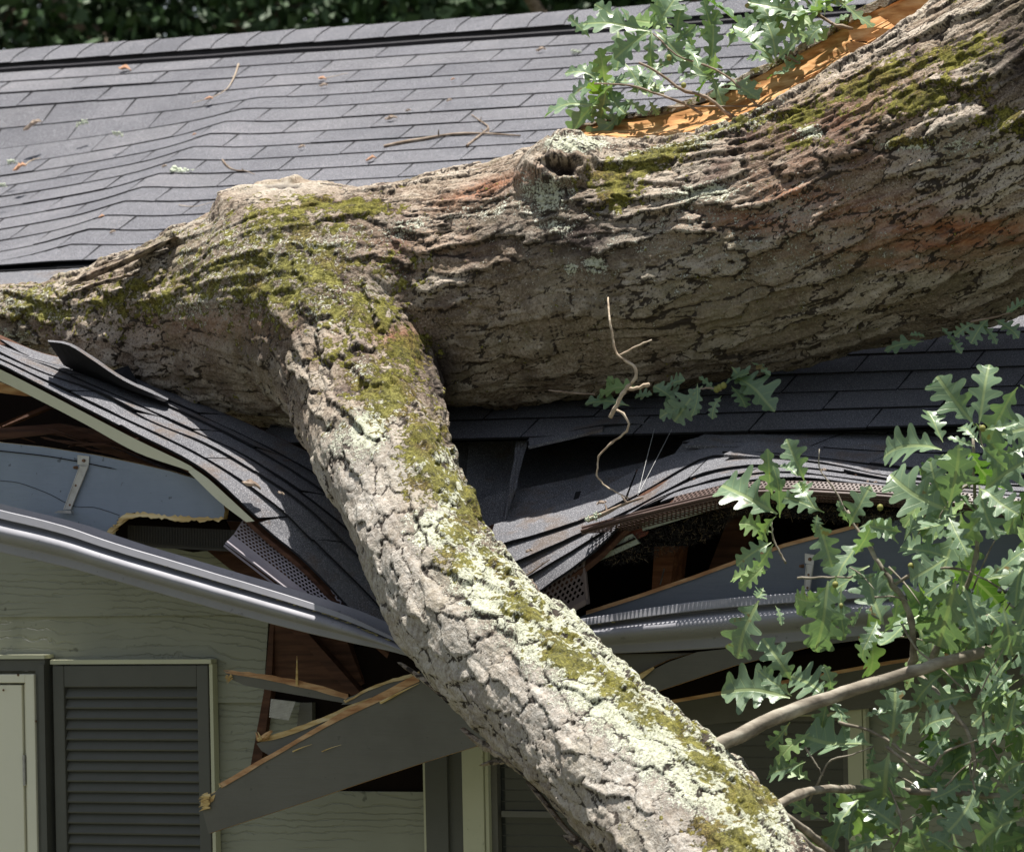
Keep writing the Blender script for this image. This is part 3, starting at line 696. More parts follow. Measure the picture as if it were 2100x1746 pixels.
def bracket(u0, v0, u1, v1, Y, parent, w=15):
    mb = MB()
    a = [(u0-w*.8, v0-6), (u0+w*.8, v0-3), (u0+w*.7, v0+18), (u0-w*.8, v0+14)]
    mb.prism([P(x, y, Y) for x, y in a], (0, -.003, 0))
    c = [(u0-w*.55, v0+16), (u0+w*.6, v0+18), (u1+w*.5, v1-8), (u1-w*.45, v1-8)]
    mb.prism([P(x, y, Y-.004) for x, y in c], (0, -.003, 0))
    for s_ in (-1, 1):
        p, q = P(u0 + s_*w*.55, v0+18, Y-.006), P(u1 + s_*w*.45, v1-8, Y-.006); mb.tube([p, q], .0022, 6)
    c = [(u1-w*.8, v1-6), (u1+w*.8, v1-6), (u1+w*.9, v1), (u1-w*1.5, v1-1)]
    mb.prism([P(x, y, Y-.01) for x, y in c], (0, -.014, 0))
    o = mb.build('gutter_bracket', MT['metal'], parent)
    for p, q, r in [(P(u0, v0+6, Y-.003), (0,-.006,0), .005), (P(u0-14, v0+20, Y-.004), (-.005,-.01,0), .005)] + [(P(u0+(u1-u0)*t, v0+(v1-v0)*t, Y-.007), (0,-.0015,0), .0035) for t in (.5,.85)]:
        m2 = MB(); m2.tube([p, p + Vector(q)], [r, r*.7], 8); m2.build('screw', MT['rust'], o)
bracket(172, 938, 138, 1052, .028, house)
bracket(1661, 1140, 1655, 1216, .028, house, 12)

def gutter(top, bot, Y, name, label, n=60, dep=.12):
    T = cr([P(u, v, Y) for u, v in top], n); B = cr([P(u, v, Y) for u, v in bot], n)
    prof = [(0,1.0),(0,0),(-.70,0),(-.72,.03),(-.72,.20),(-.74,.24),(-.84,.27),(-.98,.33),(-1.09,.41),(-1.14,.50),(-1.11,.59),(-1.02,.66),(-.88,.71),(-.78,.75),(-.76,.79),(-.98,.80),(-1.03,.82),(-.99,.985),(-.97,1.0),(-.93,.995),(-.93,.93)]
    k = len(prof); vs = []
    for i in range(n):
        up = T[i] - B[i]
        wob = .002 * math.sin(i * .9) * math.sin(i * .37)
        for (a, b_) in prof: vs.append(B[i] + up * b_ + Vector((0, dep * (a + 1.0) , 0)) + Vector((0, wob, 0)))
    fs = [(i*k+j, (i+1)*k+j, (i+1)*k+j+1, i*k+j+1) for i in range(n-1) for j in range(k-1)]
    o = mesh_obj(name, vs, fs, MT['gutter'], house, smooth=True); tag(o, label)
    o.data.polygons.foreach_set('use_smooth', [not (j in (0,1,3,14,16,17)) for i in range(n-1) for j in range(k-1)])
    # grime line on the lip
    m = MB(); rs = random.Random(5)
    for i in range(260):
        t = rs.uniform(0, n - 2); a = int(t); f = t - a; up = (T[a] - B[a]).normalized(); lo_ = True
        p = T[a].lerp(T[a+1], f) - (up * .0185 * rs.uniform(.8, 1.1) if lo_ else up * rs.uniform(-.001, .002)) + Vector((0, -.003 if not lo_ else dep*.02, 0))
        r = rs.uniform(.0008, .0025)
        m.tube([p, p + Vector((rs.uniform(.002, .012), -.001, -.001))], [r, r * .5], 4)
    tag(m.build('grime', m_plain('dry_algae', (.30, .26, .12), .9, .1), o), kind='stuff')
    return o
gutter([(-60,1030),(0,1045),(120,1075),(240,1115),(400,1163),(560,1211),(696,1255),(780,1293),(860,1328),(980,1352)],
       [(-60,1122),(0,1136),(120,1163),(240,1196),(360,1230),(560,1284),(696,1316),(792,1337),(870,1358),(980,1376)], -.20, 'gutter', 'grey ogee gutter sagging down to the right on the left of the limb')
gutter([(1010,1300),(1090,1284),(1138,1276),(1230,1262),(1350,1243),(1470,1228),(1620,1216),(1850,1203),(2100,1193),(2300,1186)],
       [(1010,1354),(1090,1352),(1150,1349),(1218,1342),(1350,1336),(1470,1329),(1620,1317),(1850,1297),(2100,1280),(2300,1270)], -.035, 'gutter', 'grey ogee gutter in shade on the right of the limb')
mb = MB()
mb.prism([P(u, v, .05) for u, v in [(1130,1288),(1202,1259),(1300,1228),(1420,1187),(1516,1152),(1610,1120),(1760,1080),(1900,1055),(2300,1035),(2300,1205),(1460,1250),(1138,1300)]], (0, .022, 0), 0, 1)
A = [(1202,1259),(1300,1228),(1420,1187),(1516,1152),(1610,1120),(1760,1080)]
T = [P(u, v-7, .052) for u, v in A]; B = [P(u, v+1, .046) for u, v in A]; mb.add(T + B, [(i,i+1,7+i,6+i) for i in range(5)], 1)
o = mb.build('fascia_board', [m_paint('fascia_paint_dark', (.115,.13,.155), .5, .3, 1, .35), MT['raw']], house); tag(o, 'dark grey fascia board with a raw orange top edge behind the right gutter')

# ---- boards below the right gutter
mb = MB(); bb = lambda pts, Y, m=0, ms=1, ext=(0,.02,0): mb.prism([P(u, v, Y) for u, v in pts], ext, m, ms)
bb([(1170,1342),(1420,1338),(1370,1352),(1310,1380),(1278,1396),(1180,1420)], .02)
bb([(1180,1425),(1280,1400),(1312,1386),(1372,1356),(1430,1336),(1760,1300),(1760,1312),(1668,1324),(1506,1364),(1344,1418),(1180,1470)], .0)
T=[P(u,v,-.002) for u,v in [(1180,1424),(1276,1399),(1310,1382),(1340,1366)]]; B=[P(u,v,-.006) for u,v in [(1180,1432),(1282,1407),(1318,1390),(1342,1370)]]
mb.add(T+B, [(0,1,5,4),(1,2,6,5),(2,3,7,6)], 2)
bb([(1180,1474),(1344,1440),(1596,1396),(1826,1354),(2300,1290),(2300,1298),(1826,1361),(1596,1403),(1344,1447),(1180,1481)], .10, 1)
bb([(1180,1420),(1344,1400),(1596,1350),(1826,1310),(2300,1270),(2300,1290),(1826,1353),(1596,1395),(1344,1439),(1180,1473)], .26, 3, 3)  # dark sheet painting the shade of the gap between the boards
bb([(1200,1481),(1344,1447),(1596,1403),(1826,1361),(2300,1298),(2300,1400),(1200,1510)], .30, 0, 0, (0,.01,0))
o = mb.build('soffit_boards', [MT['trimg'], MT['raw'], MT['rawy'], MT['dark']], house); tag(o, 'split grey soffit boards hanging below the right gutter')

# ---- perforated vents
def perf(fn, rows, cols, name, mat, label=None, border=(.0,.0), hole=.45, th=.0012):
    mb = MB()
    for r_ in range(rows):
        for c_ in range(-1, cols):
            a0 = (c_ + (.5 if r_ % 2 else 0)) / cols; a1 = a0 + 1 / cols
            full = a0 >= -1e-6 and a1 <= 1.000001
            b0, b1 = r_ / rows, (r_ + 1) / rows
            ca0, ca1 = max(0, a0), min(1, a1)
            if ca1 <= ca0: continue
            c4 = [(ca0, b0), (ca1, b0), (ca1, b1), (ca0, b1)]
            if not full: mb.add([fn(*q) for q in c4], [(0,1,2,3)]); continue
            am, bm = (a0+a1)/2, (b0+b1)/2; hw = (a1-a0)*hole; hh = (b1-b0)*min(.46, hole*1.3)
            d4 = [(am, bm-hh), (am+hw, bm), (am, bm+hh), (am-hw, bm)]
            mb.add([fn(*q) for q in c4 + d4], [(0,1,4),(1,5,4),(1,2,5),(2,6,5),(2,3,6),(3,7,6),(3,0,7),(0,4,7)])
    if border[1]:
        mb.add([fn(0,1),fn(1,1),fn(1,1+border[1]),fn(0,1+border[1])],[(0,1,2,3)])
    if border[0]:
        mb.add([fn(0,-border[0]),fn(1,-border[0]),fn(1,0),fn(0,0)],[(0,1,2,3)])
    o = mb.build(name, mat, house)
    md = o.modifiers.new('thickness', 'SOLIDIFY'); md.thickness = th
    if label: tag(o, label)
    return o
def bil(A, B, C, D): return lambda a, b: A.lerp(B, a).lerp(D.lerp(C, a), b)
# left: TL, TR, BR, BL   (a runs along, b across)
f1 = bil(P(498,1066,.02), P(704,1224,-.03), P(690,1262,-.05), P(478,1098,-.02))
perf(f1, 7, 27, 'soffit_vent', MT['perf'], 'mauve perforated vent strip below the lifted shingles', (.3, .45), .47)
mb = MB()
A = PL([(460,1118,-.03),(600,1226,-.05),(690,1290,-.06)]); B_ = PL([(466,1110,-.045),(604,1218,-.06),(694,1282,-.07)]); C_ = PL([(458,1122,-.03),(598,1232,-.05),(688,1296,-.06)])
for q in (A, B_): mb.tube(cr(q, 10), .003, 6)
mb.add(PL([(478,1096,-.02),(690,1262,-.055),(690,1285,-.06),(461,1114,-.03)]), [(0,1,2,3)])
mb.build('vent_rim', MT['perf'], house)
f2 = bil(P(1060,1228,-.01), P(1194,1150,.0), P(1200,1218,-.005), P(1066,1296,-.02))
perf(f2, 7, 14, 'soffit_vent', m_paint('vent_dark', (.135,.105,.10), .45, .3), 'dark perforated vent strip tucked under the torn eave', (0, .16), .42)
mb = MB(); mb.prism(PL([(1066,1303,-.035),(1200,1228,-.02),(1203,1238,-.02),(1070,1313,-.035)]), (0,.01,0)); mb.prism(PL([(1194,1150,-.004),(1198,1148,-.004),(1207,1237,-.01),(1202,1239,-.01)]), (0,.01,0)); mb.build('vent_rim', m_paint('vent_dark2', (.16,.125,.115), .45, .3), house)
rim = cr(PL([(1192,1088,-.04),(1260,1069,-.045),(1380,1038,-.045),(1500,1012,-.04),(1620,1007,-.04),(1720,1011,-.04),(1820,1018,-.04),(1940,1029,-.04),(2100,1045,-.04),(2300,1062,-.04)]), 60)
def f3(a, b):
    t = a * 58.999; i = min(int(t), 58); p = rim[i].lerp(rim[i+1], t - i)
    k = 1 if p.x > 0 else 1
    fade = min(1, a * 12)
    return p + Vector((0, .012 + .05 * b, -.006 - .022 * b * (1 if a < .42 else .9) * fade))
perf(f3, 4, 120, 'drip_vent', MT['brown'], 'brown perforated drip edge along the bent right eave', (0, 0), .42)
def f4(a, b):
    t = (.18 + a * .82) * 58.999; i = min(int(t), 58); p = rim[i].lerp(rim[i+1], t - i)
    return p + Vector((0, .004 + .02 * b, .010 + .016 * b))
perf(f4, 3, 100, 'drip_vent', MT['brown'], 'upper brown perforated flange of the bent eave trim', (0, 0), .4)
mb = MB()
mb.tube(rim, .0045, 6); mb.tube([p + Vector((0, .004, .008)) for p in rim], .003, 6); mb.tube([p + Vector((0, .004, -.007)) for p in rim], .003, 6)
mb.build('drip_rim', MT['brown'], house)
mb = MB(); bb = lambda pts, Y, m=0, ext=(0,.006,0): mb.prism([P(u, v, Y) for u, v in pts], ext, m)
bb([(1194,1142),(1296,1094),(1312,1113),(1196,1164)], .02); bb([(1196,1150),(1300,1102),(1302,1105),(1197,1153)], .014, 2)
bb([(1314,1068),(1460,1030),(1478,1040),(1318,1088)], .03); bb([(1270,1096),(1320,1080),(1324,1092),(1290,1108)], .035, 1); bb([(1296,1100),(1330,1088),(1326,1096),(1300,1108)], .028, 1)
mb.build('bent_flashing', [m_paint('flashing_paint', (.33,.36,.28), .4, .2), m_plain('red_brown', (.16,.045,.025), .6), MT['dark']], house)
# black fibre vent filler
mb = MB(); rs = random.Random(3)
upl = cr(PL([(1236,1112,.02),(1330,1086,.03),(1440,1052,.05),(1500,1030,.06),(1600,1030,.06),(1750,1040,.06),(1900,1052,.06)]), 60)
lol = cr(PL([(1242,1160,.03),(1320,1148,.04),(1410,1120,.06),(1478,1090,.06),(1516,1055,.05),(1600,1058,.05),(1750,1072,.05),(1900,1085,.05)]), 60)
for k in range(5200):
    t = rs.random() * 58.9; i = int(t); b_ = rs.random(); p = upl[i].lerp(upl[i+1], t-i).lerp(lol[i].lerp(lol[i+1], t-i), b_) + Vector((0, rs.uniform(-.01, .012), 0))
    d = Vector((rs.gauss(0,1), rs.gauss(0,1), rs.gauss(0,1))).normalized() * rs.uniform(.006, .016); r = .0006
    q = d.orthogonal().normalized() * r; q2 = d.cross(q).normalized() * r
    mb.add([p - q, p + q, p + d + q2, p + d - q2], [(0,1,2,3)], 1 if rs.random() < .12 else 0)
o = mb.build('fibre_filler', [MT['hair'], m_plain('fibre_brown', (.25,.18,.10), .6)], house); tag(o, 'black hairy vent filler hanging from the torn eave')
mb = MB(); q = P(1360,1170,.27); mb.tube([P(1354,1198,.26), P(1362,1166,.29)], .0018, 6); mb.build('nail', MT['metal'], house)

# ---- door, shutters, window on the wall
def wp(u, v, Y=WY): return P(u, v, Y)
def wrect(mb, u0, v0, u1, v1, Y, ext, m=0):  # a true upright rectangle on the wall, from two picture corners
    a, b_ = P(u0, v0, Y), P(u1, v1, Y); mb.prism([Vector((a.x,Y,a.z)), Vector((b_.x,Y,a.z)), Vector((b_.x,Y,b_.z)), Vector((a.x,Y,b_.z))], (0, ext, 0), m)
YS = WY - .012
sh = MB()
sp0 = P(107, 1366, YS-.03); sp1 = P(426, 1361, YS-.03); zt = (sp0.z + sp1.z)/2; xA, xB = sp0.x, sp1.x; zb = zt - 1.25
fw = .075 * .52
fwL = P(134,1400,YS-.03).x - sp0.x + .004; fwT = .060
ytop = YS - .03
sh.box((xA, ytop, zb), (xA + .036, ytop + .03, zt)); sh.box((xB - .036, ytop, zb), (xB, ytop + .03, zt))
sh.box((xA+.036, ytop + .001, zt - .060), (xB-.036, ytop + .03, zt)); sh.box((xA+.036, ytop + .001, zb), (xB-.036, ytop + .03, zb + .08))
shut = sh.build('shutter', MT['shutter'], house); tag(shut, 'grey louvred shutter beside the door')
bv = shut.modifiers.new('bevel', 'BEVEL'); bv.width = .003; bv.segments = 2
lv = MB(); z = zt - .062; st = .0288
while z > zb + .09:
    a, b_ = xA + .037, xB - .037
    lv.prism([Vector((a, ytop + .020, z)), Vector((a, ytop + .005, z - st + .004)), Vector((a, ytop + .007, z - st)), Vector((a, ytop + .026, z - .003))], (b_ - a, 0, 0)); z -= st
lv.box((xA+.03, ytop+.026, zb+.05), (xB-.03, ytop+.03, zt-.04))
lv.build('louvres', MT['shutter'], shut)
tr = MB(); tr.box((xA - .004, ytop - .004, zt + .004), (xB + .012, ytop + .03, zt + .016)); tr.box((xB + .003, ytop + .002, zb), (xB + .013, ytop + .03, zt + .003)); tr.build('shutter_trim', MT['cream'], shut)
# door
dm = MB(); dt = P(40, 1352, YS-.03).z; xr_ = P(103, 1500, YS-.03).x; xi = P(80, 1500, YS-.03).x
dm.box((xi, ytop - .012, 0), (xr_ - .006, ytop + .03, dt)); dm.box((xi + .012, ytop - .018, 0), (xi + .03, ytop - .012, dt - .012)); dm.box((xi - 1.1, ytop - .012, dt - .030), (xi, ytop + .03, dt))
door = dm.build('door_casing', MT['shutter'], house)
d2 = MB(); d2.box((xi - 1.1, ytop - .02, dt + .003), (xr_ - .002, ytop + .03, dt + .014)); d2.build('casing_cap', MT['cream'], door)
d2 = MB(); zt2 = P(30, 1381, YS-.03).z; xw = P(80, 1400, YS-.03).x; xd = P(58,1400,YS-.03).x
d2.box((xw - .032, ytop - .022, 0), (xw - .003, ytop + .02, zt2)); d2.box((xw - 1.0, ytop - .022, zt2 - .024), (xw - .032, ytop + .02, zt2))
d2.box((xw - .044, ytop - .008, 0), (xw - .033, ytop + .02, zt2 - .025)); fr = d2.build('screen_door_frame', MT['white'], house)
bv = fr.modifiers.new('bevel', 'BEVEL'); bv.width = .002; bv.segments = 2
d3 = MB(); d3.box((xw - .95, ytop - .016, 0), (xw - .047, ytop + .01, zt2 - .030))
dr = d3.build('door', MT['white'], house); tag(dr, 'white screen door at the left edge')
bv = dr.modifiers.new('bevel', 'BEVEL'); bv.width = .002; bv.segments = 2
d4 = MB(); zh = P(65, 1547, YS-.05).z
for k in range(5): d4.tube([(xw-.040, ytop-.022, zh - k*.0165), (xw-.040, ytop-.022, zh - k*.0165 - .0155)], .0042, 8)
d4.box((xw-.046, ytop-.018, zh-.085), (xw-.036, ytop-.0175, zh)); d4.build('hinge', MT['metal'], dr)
for uu_, vv_ in ((37,1383),(74,1478),(7,1414)):
    d5 = MB(); p = P(uu_, vv_, ytop-.023); d5.tube([p, p + Vector((0,-.003,0))], [.0035,.002], 8); d5.build('screw', MT['rust'], fr)
# right window and its shutter
wn = MB(); xs0 = P(876, 1640, YS-.02).x; xs1 = P(921,1640,YS-.02).x; xs2 = P(958,1640,YS).x; xc1 = P(1000,1640,YS-.03).x
zt3 = P(1450, 1438, YS-.03).z; zt4 = P(1450, 1468, YS-.03).z; xq0 = P(1738,1550,YS-.03).x; xq1 = P(1776,1550,YS-.03).x
zw = zt3 - 1.3
wf = MB(); wf.box((xs2, ytop, zw), (xc1 - .012, ytop+.03, zt3)); wf.box((xc1-.011, ytop+.006, zw), (xc1, ytop+.03, zt4))
wf.box((xc1, ytop, zt4 + .016), (xq0, ytop+.03, zt3)); wf.box((xc1, ytop+.005, zt4), (xq0, ytop+.03, zt4+.014))
wf.box((xq0, ytop, zw), (xq1 - .010, ytop+.03, zt3)); wf.box((xq1-.009, ytop+.004, zw), (xq1, ytop+.03, zt3))
win = wf.build('window', MT['cream'], house); tag(win, 'cream framed window under the right eave')
bv = win.modifiers.new('bevel', 'BEVEL'); bv.width = .002; bv.segments = 2
ws = MB(); zr = P(1080,1668,YS).z; xm_ = (xc1+xq0)/2
ws.box((xc1, ytop+.022, zw), (xc1+.018, ytop+.045, zt4)); ws.box((xc1+.03, ytop+.02, zr-.008), (xq0, ytop+.045, zr+.008)); ws.box((xq0-.02, ytop+.02, zw), (xq0, ytop+.045, zt4)); ws.box((xm_+.05, ytop+.024, zr+.01), (xm_+.062, ytop+.045, zt4))
ws.box((xc1+.018, ytop+.02, zt4-.012), (xq0-.02, ytop+.045, zt4-.001))
ws.build('sash', MT['trimg'], win)
wg = MB(); wg.box((xc1, ytop+.047, zw), (xq0, ytop+.05, zt4)); wg.build('pane', MT['glass'], win)
for k in range(26): pass
wb = MB()
for k in range(40):
    zz_ = zt4 - .02 - k * .03
    wb.box((xc1+.02, ytop+.0455, zz_), (xq0-.02, ytop+.0465, zz_+.003))
wb.build('blind_lines', m_plain('blind', (.07,.07,.06)), win)
s2 = MB(); s2.box((xs0, ytop, zw), (xs1, ytop+.03, zt3+.02)); s2.box((xs1, ytop+.012, zw), (xs2-.002, ytop+.03, zt3+.02)); s2.box((xs0-.008, ytop+.004, zw), (xs0-.001, ytop+.03, zt3+.02), 1)
o = s2.build('shutter', [MT['shutter'], MT['cream']], house); tag(o, 'narrow dark shutter beside the right window')

# ------------------------------------------------------------------ broken boards hanging below the eave
def broken(name_label, outline, Y, raw_edges, cat='board', m='trimg', th=.02):
    mb = MB(); mb.prism([P(u, v, Y if not isinstance(Y, tuple) else Y[0] + (Y[1]-Y[0])*(u-outline[0][0])/(max(q[0] for q in outline)-outline[0][0])) for u, v in outline], (0, th, 0), 0, 1)
    return mb
KY = lambda u, a, b, u0, u1: a + (b - a) * (u - u0) / (u1 - u0)
def hang(label, pts, ya, yb, raw, rawmat=('trimg', 'raw', 'rawy'), th=.018, extra=None):
    us = [p[0] for p in pts]; u0, u1 = min(us), max(us); yf = lambda u: KY(u, ya, yb, u0, u1)
    c = P(sum(us)/len(us), pts[0][1], (ya+yb)/2)
    root = empty('broken_board', c, label, 'board', 'broken boards hanging under the eave')
    mb = MB(); mb.prism([P(u, v, yf(u)) for u, v in pts], (0, th, 0), 0, 1); mb.build('plank', [MT[k] for k in rawmat], root)
    mb = MB()
    for top, bot, m in raw:
        A = lin([P(u, v, yf(u) + .002) for u, v in top], 16); B = lin([P(u, v, yf(u) - .0035) for u, v in bot], 16)
        A = [a + Vector((0,0,random.uniform(-.0015,.0015))) for a in A]; B = [a + Vector((0,0,random.uniform(-.001,.001))) for a in B]
        mb.add(A + B, [(i, i+1, 17+i, 16+i) for i in range(15)], m)
    for (u, v, u2, v2, wd, m) in (extra or []):
        mb.tube(cr([P(u, v, yf(u)-.006), P((u+u2)/2, (v+v2)/2 - 1, yf((u+u2)/2)-.008), P(u2, v2, yf(u2)-.006)], 5), [wd, wd*.9, wd*.7, wd*.4, .0005], 5, m)
    mb.build('raw_edge', [MT['raw'], MT['rawy']], root)
ex = []
for k in range(14): v = 1628 + k * 2.2; ex.append((424+random.uniform(0,10), v-2, 410+random.uniform(-4,6), v+random.uniform(0,6), .003, 1))
hang('big grey painted board with splintered end, sloping up under the limb',
     [(413,1636),(440,1624),(452,1612),(560,1548),(656,1492),(760,1440),(860,1394),(1020,1310),(1080,1480),(974,1530),(876,1560),(760,1598),(630,1642),(520,1678),(428,1708),(416,1665)], -.02, -.06,
     [([(450,1606),(560,1542),(656,1486),(700,1458),(770,1426),(860,1378)], [(454,1615),(560,1552),(656,1497),(700,1473),(770,1442),(860,1396)], 0),
      ([(413,1630),(428,1628),(444,1620)], [(411,1652),(424,1650),(438,1640)], 1)], extra=ex + [(452,1612,448,1605,.003,1),(600,1540,640,1525,.002,1),(660,1540,700,1526,.0015,1),(780,1440,860,1400,.004,1)])
hang('wedge of grey board with a curled torn tip above the big board',
     [(526,1524),(545,1516),(600,1500),(656,1480),(720,1452),(772,1430),(772,1445),(700,1470),(656,1492),(600,1524),(552,1548),(536,1538)], .01, -.01,
     [([(526,1512),(560,1506),(600,1492),(656,1472),(720,1444),(772,1424)], [(530,1520),(556,1518),(600,1505),(656,1482),(720,1458),(772,1434)], 1)],
     extra=[(530,1517,524,1500,.005,0),(536,1516,528,1499,.004,1),(540,1512,558,1496,.008,0),(545,1512,560,1498,.006,0),(532,1518,526,1508,.005,1)])
hang('short grey board with a red-brown top edge and an upright splinter',
     [(460,1374),(500,1380),(560,1392),(640,1408),(712,1430),(714,1442),(690,1438),(620,1426),(540,1412),(500,1404),(470,1390)], .00, .03,
     [([(458,1373),(500,1376),(560,1384),(640,1400),(714,1422)], [(464,1380),(500,1385),(560,1396),(640,1413),(714,1434)], 0)],
     extra=[(609,1404,609,1344,.004,1)] + [(464+random.uniform(0,14), 1384+random.uniform(-4,8), 458+random.uniform(0,10), 1394+random.uniform(-6,6), .002, 1) for _ in range(8)])
hang('thin torn strip of board running up behind the limb',
     [(700,1444),(712,1430),(750,1416),(800,1396),(860,1380),(930,1350),(930,1375),(850,1392),(790,1420),(730,1442)], .00, -.03,
     [([(704,1436),(750,1412),(800,1392),(860,1376)], [(708,1441),(750,1418),(800,1399),(860,1384)], 1)])
mb = MB(); f5 = bil(P(556,1432,.30), P(606,1438,.30), P(592,1476,.30), P(552,1470,.30)); perf(f5, 12, 16, 'insect_mesh', MT['metal'], None, (0,0), .3, .0006)

# ------------------------------------------------------------------ the fallen oak: trunk
def limb(pts, n=44):                         # (u, v, Y, Rpx) -> centres, radii
    C = []; Rd = []
    for (u, v, Y, r) in pts:
        p = P(u, v, Y); C.append((*p, r * depth(p) / F))
    A = cr(C, n); A = np.array([tuple(a) for a in A]); return A[:, :3], A[:, 3]
LIMBS = [
 limb([(2900,-60,.62,330),(2450,130,.60,325),(2250,215,.58,318),(2080,302,.57,308),(1900,382,.56,292),(1750,438,.55,276),(1600,492,.54,262),(1400,532,.53,248),(1200,554,.51,241),(1000,585,.48,232),(850,600,.45,205),(700,605,.40,178),(600,612,.38,170)], 56),
 limb([(800,620,.50,180),(650,648,.50,208),(530,655,.50,200),(400,662,.52,186),(300,668,.54,158),(200,670,.55,128),(100,670,.56,92),(0,668,.57,80),(-150,672,.58,70),(-400,690,.6,60)], 44),
 limb([(604,520,.50,128),(632,590,.42,146),(688,690,.27,148),(744,820,.07,143),(790,940,-.12,139),(836,1060,-.30,133),(892,1175,-.44,137),(985,1295,-.58,146),(1112,1415,-.74,152),(1242,1540,-.90,158),(1368,1660,-1.05,168),(1470,1790,-1.18,179),(1620,2000,-1.35,183),(1840,2300,-1.55,179),(2100,2700,-1.75,173)], 60),
 limb([(630,600,.48,150),(604,500,.46,142),(590,440,.46,120),(581,385,.46,96)], 12),
 limb([(1190,540,.44,190),(1170,450,.38,130),(1152,366,.32,76)], 12),
 limb([(1900,420,.62,190),(2010,215,.64,170),(2150,70,.66,190),(2400,-60,.7,200)], 16),
]
def tube_np(C, Rd, n=24):
    mb = MB(); mb.tube([Vector(c) for c in C], [max(r - .004, .01) for r in Rd], n); return mb
mb = MB()
for C_, R_ in LIMBS:
    C2 = [Vector(c) for c in C_]; R2 = list(R_)
    t0 = (C2[0]-C2[1]).normalized(); t1 = (C2[-1]-C2[-2]).normalized()
    for k in (.35, .7, .93): C2.insert(0, C2[0] + t0 * R2[0] * .3); R2.insert(0, R_[0] * math.sqrt(1 - k*k))
    for k in (.35, .7, .93): C2.append(C2[-1] + t1 * R2[-1] * .3 if k else C2[-1]); R2.append(R_[-1] * math.sqrt(1 - k*k))
    mb.tube(C2, R2, 32)
tmp = mb.build('tmp', MT['bark'])
md = tmp.modifiers.new('r', 'REMESH'); md.mode = 'VOXEL'; md.voxel_size = VOX if 'VOX' in globals() else .0042
dg = bpy.context.evaluated_depsgraph_get(); ev = tmp.evaluated_get(dg).to_mesh()
nv = len(ev.vertices); V = np.empty(nv * 3); ev.vertices.foreach_get('co', V); V = V.reshape(-1, 3)
nl = len(ev.loops); LI = np.empty(nl, dtype=np.int32); ev.loops.foreach_get('vertex_index', LI)
npoly = len(ev.polygons); LS = np.empty(npoly, dtype=np.int32); ev.polygons.foreach_get('loop_start', LS)
tm = tmp.data; bpy.data.objects.remove(tmp); bpy.data.meshes.remove(tm)
print('trunk verts', nv)

def frames(C):
    T = np.gradient(C, axis=0); T /= np.linalg.norm(T, axis=1)[:, None]; A = np.zeros_like(C); a = np.array(Vector(T[0]).orthogonal().normalized())
    for i in range(len(C)): a = a - T[i] * a.dot(T[i]); a /= np.linalg.norm(a); A[i] = a
    return T, A, np.cross(T, A)
LD = []
for C_, R_ in LIMBS:
    T, A, B = frames(C_); s = np.r_[0, np.cumsum(np.linalg.norm(np.diff(C_, axis=0), axis=1))]; LD.append((C_, R_, T, A, B, s))
def near(X, L, full=False):
    C, Rd, T, A, B, s = L; n = len(X); best = np.full(n, 1e9); bi = np.zeros(n, int); bt = np.zeros(n)
    for i in range(len(C) - 1):
        e = C[i+1] - C[i]; t = np.clip(((X - C[i]) @ e) / (e @ e), 0, 1)
        d = ((X - C[i] - t[:, None] * e) ** 2).sum(1); m = d < best
        best[m] = d[m]; bi[m] = i; bt[m] = t[m]
    c = C[bi] + bt[:, None] * (C[bi+1] - C[bi]); r = Rd[bi] + bt * (Rd[bi+1] - Rd[bi]); d = X - c; D = np.linalg.norm(d, axis=1) + 1e-9
    if not full: return D - r, d / D[:, None]
    a = A[bi] * (1 - bt[:, None]) + A[bi+1] * bt[:, None]; b = B[bi] * (1 - bt[:, None]) + B[bi+1] * bt[:, None]
    return D - r, d / D[:, None], np.stack([s[bi] + bt * (s[bi+1] - s[bi]), (d * a).sum(1), (d * b).sum(1)], 1)
K = .10; KW = .05
for it in range(4):
    S = []; G = []
    for L in LD: a, b = near(V, L); S.append(a); G.append(b)
    S = np.array(S); G = np.array(G); E_ = np.exp(-S / K * 1.0 + S.min(0) / K); Wt = E_ / E_.sum(0); Ew = np.exp((S.min(0) - S) / KW)
    sd = S.min(0) - K * np.log(E_.sum(0)) * .55; gr = (Wt[:, :, None] * G).sum(0); gr /= np.linalg.norm(gr, axis=1)[:, None] + 1e-9
    V = V - gr * np.clip(sd, -.02, .02)[:, None]
NR = gr; Wt = Ew / Ew.sum(0)
# the healed flat top of the sawn knot
_c = np.array(P(577, 388, .46)); _n = np.array((Vector((0, 0, 1)) * .95 - CD * .20 - CR * .02).normalized()); _q = V - _c
_d = _q @ _n; _m = (np.linalg.norm(_q - _d[:, None] * _n, axis=1) < .26) & (_d > 0)
V[_m] -= (_d[_m] * .96)[:, None] * _n
# big lumps so the outline is not a pipe
V = V + NR * ((fbm(V * 4.5, 3, 5) - .5) * .040 + (fbm(V * 13, 3, 9) - .5) * .012)[:, None]
PU, PV = pix(V); face = NR @ -np.array(CD)
H_ = np.zeros(nv); CK = np.zeros(nv); PD = np.zeros(nv); GC = np.zeros((nv, 3)); Wsum = np.zeros(nv)
mirr = sstep(-.3, 0, face)
def blobs(lst):
    m = np.zeros(nv)
    for (u, v, a, b, ang, k) in lst:
        ca, sa = math.cos(R(ang)), math.sin(R(ang)); x = (PU - u) * ca + (PV - v) * sa; y = -(PU - u) * sa + (PV - v) * ca
        m = np.maximum(m, k * np.exp(-((x / a) ** 2 + (y / b) ** 2) ** 1.0))
    return m * sstep(-.35, .05, face)
SM = blobs([(735,1020,90,150,-20,1),(800,1180,120,140,-20,1),(920,1330,150,120,42,1),(1090,1450,190,120,42,1),(1280,1600,190,120,42,1),(1400,1740,150,120,40,1),(810,960,70,100,0,.9)])
